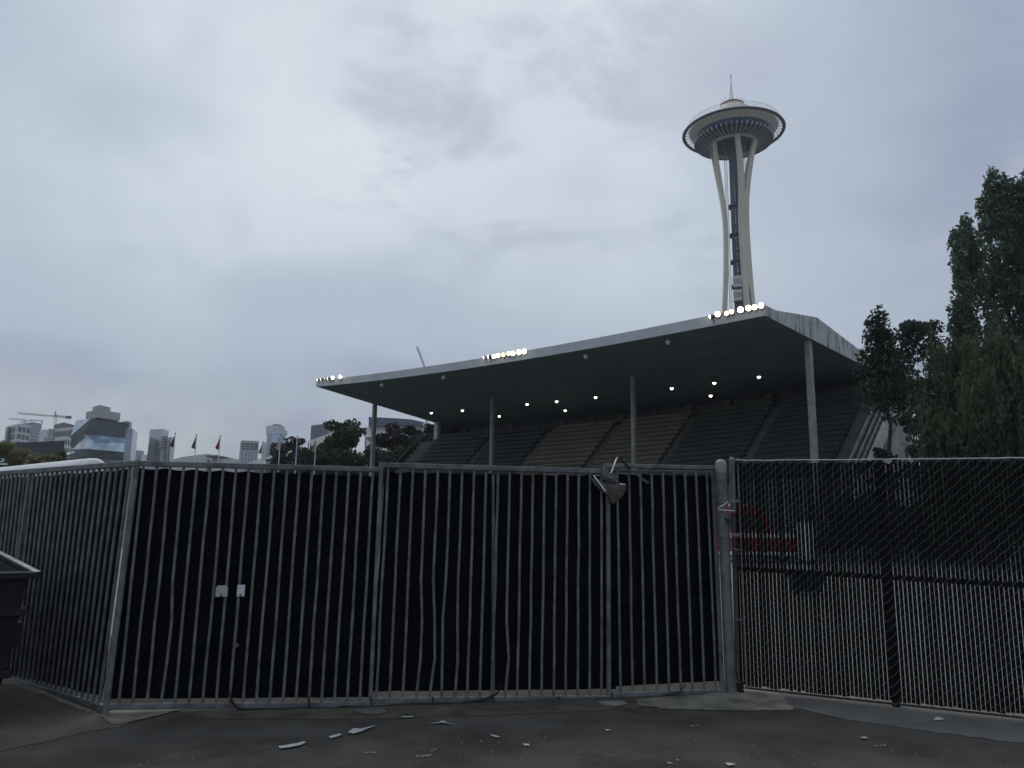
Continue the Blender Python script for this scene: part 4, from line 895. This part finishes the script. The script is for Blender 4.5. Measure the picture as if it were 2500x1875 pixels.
# flagpoles
FP = [(428, 1060, 1064, 1092, (.12, .05, .14), 'dark purple', 'beside the grey tower'), (480, 1064, 1066, 1096, (.18, .16, .15), 'dull grey', 'over open sky'), (538, 1067, 1069, 1098, (.42, .07, .09), 'red', 'above the flat-roofed low building'),
      (642, 1082, 1084, 1108, (.3, .33, .36), 'pale grey', 'in front of the round glass tower'), (685, 1064, 1066, 1098, (.55, .54, .5), 'off-white', 'left of the reddish tree'), (726, 1068, 1090, 1118, (.05, .09, .25), 'blue', 'against the reddish tree'), (772, 1068, 1074, 1104, (.45, .37, .3), 'tan', 'against the green tree')]
for x, yt, f0, f1, c, nm, where in FP:
    Yp = 92.; tpt = aty(x, yt, Yp); tpt = np.array([tpt[0], Yp, tpt[2]]); b = np.array([tpt[0], Yp, 0]); o = thing('flagpole', f'white flagpole with a furled {nm} flag {where}', 'flagpole', b, 'flagpoles with drooping flags')
    mb = MB(); mb.tube([b, tpt], [.085, .05], 8); mb.build('pole', M_white, o, True); mb = MB(); mb.lathe(tpt, [(.02, 0), (.11, .1), (.02, .2)], 8); mb.build('finial', M_gal, o)
    z1, z0 = aty(x, f0, Yp)[2], aty(x, f1, Yp)[2]; mb = MB(); nz = 7; vs = []; fs = []
    for i in range(nz):
        v = i / (nz - 1); w = (.10 + .40 * v ** 1.3) * (1 if i < nz - 1 else .35)
        for k in range(6): u_ = k / 5; vs.append((tpt[0] - .06 - w * u_, Yp - .05 + .10 * sin(u_ * 9 + v * 3), z1 + (z0 - z1) * v - .25 * u_ * (1 - v)))
    for i in range(nz - 1):
        for k in range(5): fs.append((i * 6 + k, i * 6 + k + 1, i * 6 + k + 7, i * 6 + k + 6))
    n0 = len(vs); vs += [(a_[0], a_[1] + .03, a_[2]) for a_ in vs]; fs += [tuple(q + n0 for q in f[::-1]) for f in fs]; mb.add(vs, fs); mb.build('flag', mat('flag_' + nm, c, .8, 0, .1, 2), o, True)

# ------------------------------------------------------------------ skyline
def block(root, xl, xm, xr_, yt, Y, dl=18., dr=18., mt=None, name='body', ybot=None, yl=None, yr=None, part=True):
    # two-faced block: near vertical edge at xm, faces running back to xl and xr
    zt = aty(xm, yt, Y)[2]; M_ = aty(xm, yt, Y); Lp = aty(xl, yt, Y + dl); Rp = aty(xr_, yt, Y + dr); z0 = 0 if ybot is None else aty(xm, ybot, Y)[2]
    m2, l2, r2 = M_[:2], Lp[:2], Rp[:2]; k2 = l2 + r2 - m2
    mb = MB(); mb.prism([np.array([*q, z0]) for q in (m2, r2, k2, l2)], (0, 0, zt - z0)); o = mb.build(name, mt, root); return o, (np.array([*l2, 0]), np.array([*m2, 0]), np.array([*r2, 0])), zt
def panes(root, P0, P1, z0, z1, nx, nz, fx, fz, mt, name='glazing', proud=.12):
    mb = MB(); d = (P1 - P0) / nx; nn_ = nrm(np.cross(P1 - P0, Z)); nn_ = nn_ if nn_[1] < 0 or abs(nn_[1]) < .2 else -nn_
    if np.dot(nn_, P0 - np.array([0, 0, 0])) > 0: nn_ = -nn_
    for i in range(nx):
        for j in range(nz):
            a = P0 + d * (i + (1 - fx) / 2); b = P0 + d * (i + (1 + fx) / 2); h = (z1 - z0) / nz; za, zb = z0 + h * (j + (1 - fz) / 2), z0 + h * (j + (1 + fz) / 2)
            o_ = nn_ * proud; mb.quad(a + o_ + Z * za, b + o_ + Z * za, b + o_ + Z * zb, a + o_ + Z * zb)
    return mb.build(name, mt, root)
def bld(name, label, x, Y, group='skyline buildings'): return thing(name, label, 'building', gx(x, Y), group)
M_bw = mat('block_white', (.62, .65, .67), .6, 0, .06, .1); M_bgr = mat('block_grey', (.27, .31, .35), .5, .1, .1, .1); M_bdk = mat('block_dark', (.055, .06, .07), .5, .1, .2, .1); M_bbe = mat('block_beige', (.42, .41, .38), .7, 0, .08, .1)
M_pane = mat('pane_blue', (.22, .28, .33), .08, .65, .3, .15); M_paned = mat('pane_dark', (.07, .085, .10), .1, .4, .4, .2); M_facet = mat('facet_glass', (.35, .43, .51), .06, .9, .4, .16, stretch=(1, 1, .45)); M_crown = mat('crown_metal', (.36, .37, .37), .6, .1, .08, .1)  # facet_glass: colour noise paints in mottled reflections
# white-gridded apartment block
b = bld('apartment_block', 'white-gridded apartment block at the far left of the skyline', 50, 520)
o, (l, m_, r), zt = block(b, 24, 45, 76, 1034, 520, 14, 14, M_bw); panes(b, l, m_, 18, zt - 1, 4, 9, .74, .8, M_pane); panes(b, m_, r, 18, zt - 1, 3, 9, .8, .7, M_paned)
o, _, _ = block(b, 15, 20, 30, 1040, 528, 10, 10, M_bbe, 'beige_wing')
b = bld('office_tower', 'blue-grey tall tower with an open roof frame at the far left', 78, 600)
o, (l, m_, r), zt = block(b, 40, 80, 103, 1030, 600, 20, 12, M_bgr); panes(b, m_, r, 10, zt - 2, 3, 24, .9, .7, M_pane); panes(b, l, m_, 10, zt - 2, 4, 24, .9, .7, M_pane)
mb = MB(); q = [aty(x, y, 600) for x, y in ((50, 1031), (78, 1025.5), (103, 1027.5), (103, 1033))]
for i in range(3): mb.beam(q[i], q[i + 1], .8, .8)
mb.tube([aty(78, 1025.5, 600), aty(78, 1033, 600)], .4, 4); mb.build('roof_frame', M_bw, b)
b = bld('apartment_block', 'pale low apartment block with balconies beside the crane', 115, 560)
o, (l, m_, r), zt = block(b, 98, 110, 136, 1048, 560, 12, 16, M_bw); panes(b, m_, r, 6, zt - 5, 4, 14, .6, .6, M_paned); o, _, _ = block(b, 117, 121, 135, 1046, 566, 6, 6, M_bgr, 'roof_house')
mb = MB(); q0, q1 = aty(122, 1068, 555), aty(136, 1070, 555)
for k in range(3): mb.beam(q0 - Z * k * 3.6, q1 - Z * k * 3.6, 2.2, .5)
mb.build('balcony_slab', M_bw, b)
b = bld('office_block', 'dark-topped office block with a white gridded base', 157, 470)
o, (l, m_, r), zt = block(b, 133, 155, 186, 1031, 470, 14, 16, mat('block_brown', (.13, .125, .13), .6, 0, .1, .1)); panes(b, m_, r, aty(155, 1062, 470)[2], aty(155, 1050, 470)[2], 1, 1, 1., .9, M_paned)
o, (l, m_, r), zt2 = block(b, 134, 160, 178, 1064, 462, 12, 12, M_bw, 'white_base'); panes(b, l, m_, 3, zt2 - 1, 6, 9, .72, .62, M_pane); panes(b, m_, r, 3, zt2 - 1, 3, 9, .6, .6, M_paned)
mb = MB(); mb.beam(aty(138, 1051, 468), aty(180, 1046, 466), 3, 1.4); mb.build('white_ledge', M_bw, b)
# faceted glass tower
b = bld('glass_tower', 'faceted blue glass tower with a grey box on top', 250, 400)
Lf = [(154, 1114, 409), (174, 1098, 419), (173, 1064, 409), (185.5, 1026, 421)]; Mf = [(204, 1116, 402), (210.5, 1095.5, 397.5), (207.5, 1060, 402.5), (220.5, 1022.5, 397.5)]; Rf = [(304, 1124, 406), (307.6, 1104, 402), (307.6, 1070.7, 406.5), (316.5, 1033, 402)]
LP, MP, RP = ([aty(*q) for q in s] for s in (Lf, Mf, Rf)); KP = [LP[i] + RP[i] - MP[i] for i in range(4)]
for i in range(3):
    for a, c, nm in ((LP, MP, 'glass_facet'), (MP, RP, 'glass_facet'), (RP, KP, 'glass_facet'), (KP, LP, 'glass_facet')):
        mb = MB(); mb.quad(a[i], c[i], c[i + 1], a[i + 1]); mb.build(nm, M_facet, b)
mb = MB(); mb.add([LP[3], MP[3], RP[3], KP[3]], [(0, 1, 2, 3)]); mb.build('roof', M_crown, b)
mb = MB(); q = [np.array([p_[0] * .985 + .015 * MP[0][0], p_[1] + 1.5, 0]) for p_ in (LP[0], MP[0], RP[0], KP[0])]; mb.prism([q[1], q[2], q[3], q[0]], Z * (MP[0][2] - .1)); mb.build('base', mat('base_glass', (.10, .14, .17), .1, .6, .6, .3), b)
o, _, _ = block(b, 220, 236, 290, 1014, 402, 12, 14, M_bdk, 'neck', 1042); o, _, zt = block(b, 211.5, 240, 295.5, 999, 399, 12, 14, M_crown, 'crown_box', 1018.5); o, _, _ = block(b, 227, 243, 271, 988.5, 401, 8, 9, M_crown, 'roof_house', 999.5)
o, (l, m_, r), zt = block(b, 308, 325, 337.5, 1047, 398, -1.5, 16, M_pane, 'side_shaft'); o, _, _ = block(b, 291, 312, 323, 1027, 412, 8, 8, M_bbe, 'rear_block')
b = bld('office_block', 'small pale twin block between the glass tower and the grey tower', 345, 640)
block(b, 326, 338, 352, 1099, 640, 10, 10, M_bgr); block(b, 344, 349, 360, 1109, 630, 10, 10, M_bw, 'low_wing')
b = bld('office_tower', 'pale grey tower with a dark slanting side face', 390, 560)
o, (l, m_, r), zt = block(b, 366, 398, 413, 1047, 560, 6, 16, mat('tower_pale', (.50, .55, .60), .35, .2, .08, .1)); panes(b, l, m_, 8, zt - 14, 1, 1, .96, 1., mat('pale_glazing', (.42, .52, .60), .08, .7, .12, .1), 'glazing')
mb = MB(); P = [aty(x, y, 555) for x, y in ((356.5, 1124), (374, 1124), (377.5, 1073), (367.5, 1067))]; mb.prism(P, (0, 8, 0)); mb.build('bevel_side', mat('bevel_dark', (.12, .15, .18), .2, .4, .15, .1), b)
mb = MB()
for k in range(9): q = aty(402 - k * .35, 1066 + k * 3.8, 556); mb.obox(q, (1.6, 0, 0), (0, 1, 0), (0, 0, .28))
mb.build('balcony', M_bdk, b); block(b, 411, 418, 427, 1066, 568, 10, 10, MATS['tower_pale'], 'lower_wing')
b = bld('low_building', 'small flat-roofed pale building low between the flagpoles', 530, 420)
block(b, 512, 520, 553, 1119.5, 420, 8, 10, M_bw); block(b, 503, 507, 513, 1120, 424, 6, 6, M_bgr, 'side_wing'); mb = MB(); q0, q1 = aty(511, 1115.5, 421), aty(551, 1117.5, 421); mb.beam(q0, q1, 9, 1.0); mb.build('roof', M_bdk, b); block(b, 524, 528, 538, 1110.5, 424, 5, 5, M_bdk, 'roof_house')
b = bld('unfinished_tower', 'square tower under construction with dark open top floors', 610, 520)
o, (l, m_, r), zt = block(b, 587, 590, 632, 1075, 520, 12, 3, mat('bare_concrete', (.43, .46, .47), .7, 0, .1, .1)); panes(b, m_, r, aty(610, 1099, 520)[2], aty(610, 1081, 520)[2], 4, 3, .82, .7, M_bdk, 'open_floors'); panes(b, m_, r, 8, aty(610, 1101, 520)[2], 5, 10, .5, .8, M_pane)
b = bld('round_tower', 'round glass tower with a pale notched crown', 663, 540)
c = gx(662, 545); rr = 25 / 1880 * 545; zt = aty(662, 1061, 545)[2]
mb = MB(); mb.lathe(c, [(rr * .92, 0), (rr * .92, zt)], 40); mb.build('body', mat('round_glass', (.42, .50, .58), .12, .8, .35, .12, stretch=(1, 1, .03)), b, True)
mb = MB(); mb.lathe(c, [(rr * .9, zt), (rr * 1.0, zt), (rr * 1.0, zt + 3.0)], 40); mb.lathe(c, [(rr * 1.0, zt + 3), (rr * .96, zt + 3), (rr * .96, zt)], 40); mb.lathe(c, [(rr, zt + 3), (rr, zt + 5.6)], 34, pi * 1.03, pi * 1.86); mb.build('crown', M_bw, b, True)
mb = MB(); mb.lathe(c, [(rr * .42, zt), (rr * .42, zt + 7.2), (.01, zt + 7.4)], 24); mb.build('roof_house', M_bgr, b, True)
mb = MB()
for a in (-2.7, -.42): q = c + np.array([cos(a) * rr * .95, sin(a) * rr * .95, 0]); mb.obox(q + Z * (zt - 6) / 2, (1.4, 0, 0), (0, 1.4, 0), Z * (zt - 6) / 2)
mb.build('side_pier', M_bw, b)
b = bld('office_block', 'dark grey box building rising behind the green tree', 790, 300)
block(b, 760, 803, 822, 1033.5, 300, 8, 14, mat('box_grey', (.13, .15, .17), .3, .3, .1, .1))
b = bld('dark_hall', 'long dark flat-roofed hall above the olive trees', 80, 190)
block(b, -60, -20, 158, 1083, 190, 10, -10, mat('hall_dark', (.045, .045, .05), .7, 0, .15, .1)); mb = MB(); q0, q1 = aty(48, 1109, 186.5), aty(74, 1113, 185); mb.prism([q0, np.array([q1[0], q1[1], q0[2]]), np.array([q1[0], q1[1], q0[2] - 1.2]), q0 - Z * 1.2], (0, .3, 0)); mb.build('window_band', M_pane, b)
b = bld('low_building', 'dark brown low wall building below the faceted glass tower', 205, 300); block(b, 150, 175, 245, 1116, 300, 8, 8, mat('low_brown', (.07, .065, .065), .7, 0, .1, .1))
# swooping dome and white roofs behind the left trees
b = bld('curved_hall', 'big hall with a dark blue curved roof band over white walls', 985, 170)
Yh = 170; mb = MB(); up_ = [(900, 1018), (922, 1019), (965, 1021), (1005, 1024), (1036, 1031)]; dn = [(900, 1041), (922, 1040), (945, 1038), (975, 1037), (1010, 1037), (1036, 1040)]
P = [aty(x, y, Yh) for x, y in up_ + dn[::-1]]; mb.prism(P, (0, 18, 0)); mb.build('roof', mat('roof_navy', (.11, .14, .20), .4, .2, .1, .1), b)
mb = MB(); P = [aty(x, y, Yh + 1.5) for x, y in ((890, 1044), (922, 1040.5), (975, 1037.6), (1010, 1037.6), (1034, 1041), (1032, 1120), (890, 1120))]; mb.prism(P, (0, 14, 0)); mb.build('wall', M_white, b)
mb = MB(); q = aty(1038, 1032, Yh - 1); mb.box(q[0] - .5, q[0] + .5, q[1], q[1] + 3, 0, q[2]); mb.build('column', M_bw, b)
def tent(label, pts, Yt, dep):
    P = [aty(x, y, Yt) for x, y in pts]; b_ = thing('tent_canopy', label, 'canopy', gx(np.mean([p[0] for p in pts]), Yt), 'white canopies by the flagpoles'); mb = MB(); mb.prism(P, (0, dep, -dep * .1)); mb.build('fabric', M_white, b_)
    mb = MB()
    for p_ in (P[-1], P[-2]): mb.tube([p_ + (0, .3, .2), np.array([p_[0], p_[1] + .3, 0])], .1, 6)
    mb.build('support', M_gal, b_)
tent('white sloping canopy in front of the round glass tower', [(598, 1134), (620, 1124), (655, 1115), (663, 1111), (671, 1117), (672, 1140), (600, 1140)], 130, 8)
tent('white tilted canopy edge above the copper tree', [(752, 1077), (785, 1065), (808, 1057), (815, 1067), (812, 1090), (770, 1092), (752, 1082)], 135, 8)
tent('white canopy corner peeping left of the stand end column', [(893, 1064), (900, 1055), (912, 1050), (914, 1066), (893, 1068)], 150, 6)
# cranes
M_crane = mat('crane_paint', (.45, .36, .34), .6, .1, .1, 1); M_crane2 = mat('crane_pale', (.42, .43, .46), .6, .1, .1, 1)
def truss(mb, a, b_, w, n_, r_):
    d = nrm(b_ - a); sd = nrm(np.cross(d, np.array([0, 1., 0]))); 
    for s in (-1, 1): mb.tube([a + sd * w * s, b_ + sd * w * s], r_, 4)
    for i in range(n_): s = 1 if i % 2 else -1; mb.tube([a + (b_ - a) * i / n_ + sd * w * s, a + (b_ - a) * (i + 1) / n_ - sd * w * s], r_ * .8, 4)
cr = thing('tower_crane', 'reddish tower crane standing between the skyline blocks', 'crane', gx(134, 640), 'construction cranes')
mb = MB(); truss(mb, gx(134, 640), aty(135, 1012, 640), 1.0, 40, .22); mb.build('mast', M_crane, cr)
mb = MB(); truss(mb, aty(45, 1009, 640), aty(134, 1016, 640), .5, 24, .22); mb.build('jib', M_crane, cr)
mb = MB(); truss(mb, aty(134, 1016, 640), aty(168, 1018, 640), .6, 8, .3); mb.build('counter_jib', M_crane, cr)
mb = MB(); q = aty(168, 1019, 640); mb.obox(q, (1.8, 0, 0), (0, 1, 0), (0, 0, 1.1)); mb.build('counterweight', M_bdk, cr)
mb = MB(); mb.tube([aty(134.5, 1014, 640), aty(136, 1004, 640)], .45, 5); mb.build('mast_head', M_crane, cr)
cr = thing('tower_crane', 'faint distant crane arm left of the reddish crane', 'crane', gx(60, 900), 'construction cranes')
mb = MB(); truss(mb, aty(23, 1022.5, 900), aty(62, 1025, 900), .5, 14, .25); mb.build('jib', M_crane2, cr); mb = MB(); mb.tube([gx(60, 901), aty(60, 1025, 901)], .7, 4); mb.build('mast', M_crane2, cr)
cr = thing('tower_crane', 'faint luffing crane arm rising behind the stand roof', 'crane', gx(1045, 700), 'construction cranes')
mb = MB(); truss(mb, aty(1038, 900, 700), aty(1018, 846, 700), .6, 20, .3); mb.build('jib', M_crane2, cr); mb = MB(); mb.tube([gx(1042, 701), aty(1042, 905, 701)], 1.0, 4); mb.build('mast', M_crane2, cr)
# distant hills
mb = MB(); xs = np.linspace(-1500, 3600, 90); Yd = 2400; vs = []
for x in xs:
    yy = 1137 - 14 * math.exp(-((x - 500) / 95) ** 2) * 1.9 - 4 * sin(x / 170.) - 3 * sin(x / 71.); vs.append(aty(x, yy, Yd))
n = len(vs); allv = vs + [np.array([v[0], v[1] - 300, -2]) for v in vs] + [np.array([v[0], v[1] + 500, -2]) for v in vs]
mb.add(allv, [(n + i, n + i + 1, i + 1, i) for i in range(n - 1)] + [(i, i + 1, 2 * n + i + 1, 2 * n + i) for i in range(n - 1)])
tag(mb.build('hills', mat('hill_forest', (.05, .07, .07), .95, 0, .15, .002)), kind='structure')
# ------------------------------------------------------------------ haze
HAZE = .00027
if HAZE:
    mb = MB(); mb.box(-3200, 3200, -300, 3300, -3, 215); hzm = bpy.data.materials.new('haze'); hzm.use_nodes = True; t = hzm.node_tree; t.nodes.clear(); o_ = t.nodes.new('ShaderNodeOutputMaterial'); v_ = t.nodes.new('ShaderNodeVolumePrincipled')
    v_.inputs['Color'].default_value = (.9, .93, .97, 1); v_.inputs['Density'].default_value = HAZE; t.links.new(v_.outputs[0], o_.inputs['Volume']); tag(mb.build('haze', hzm), kind='stuff')
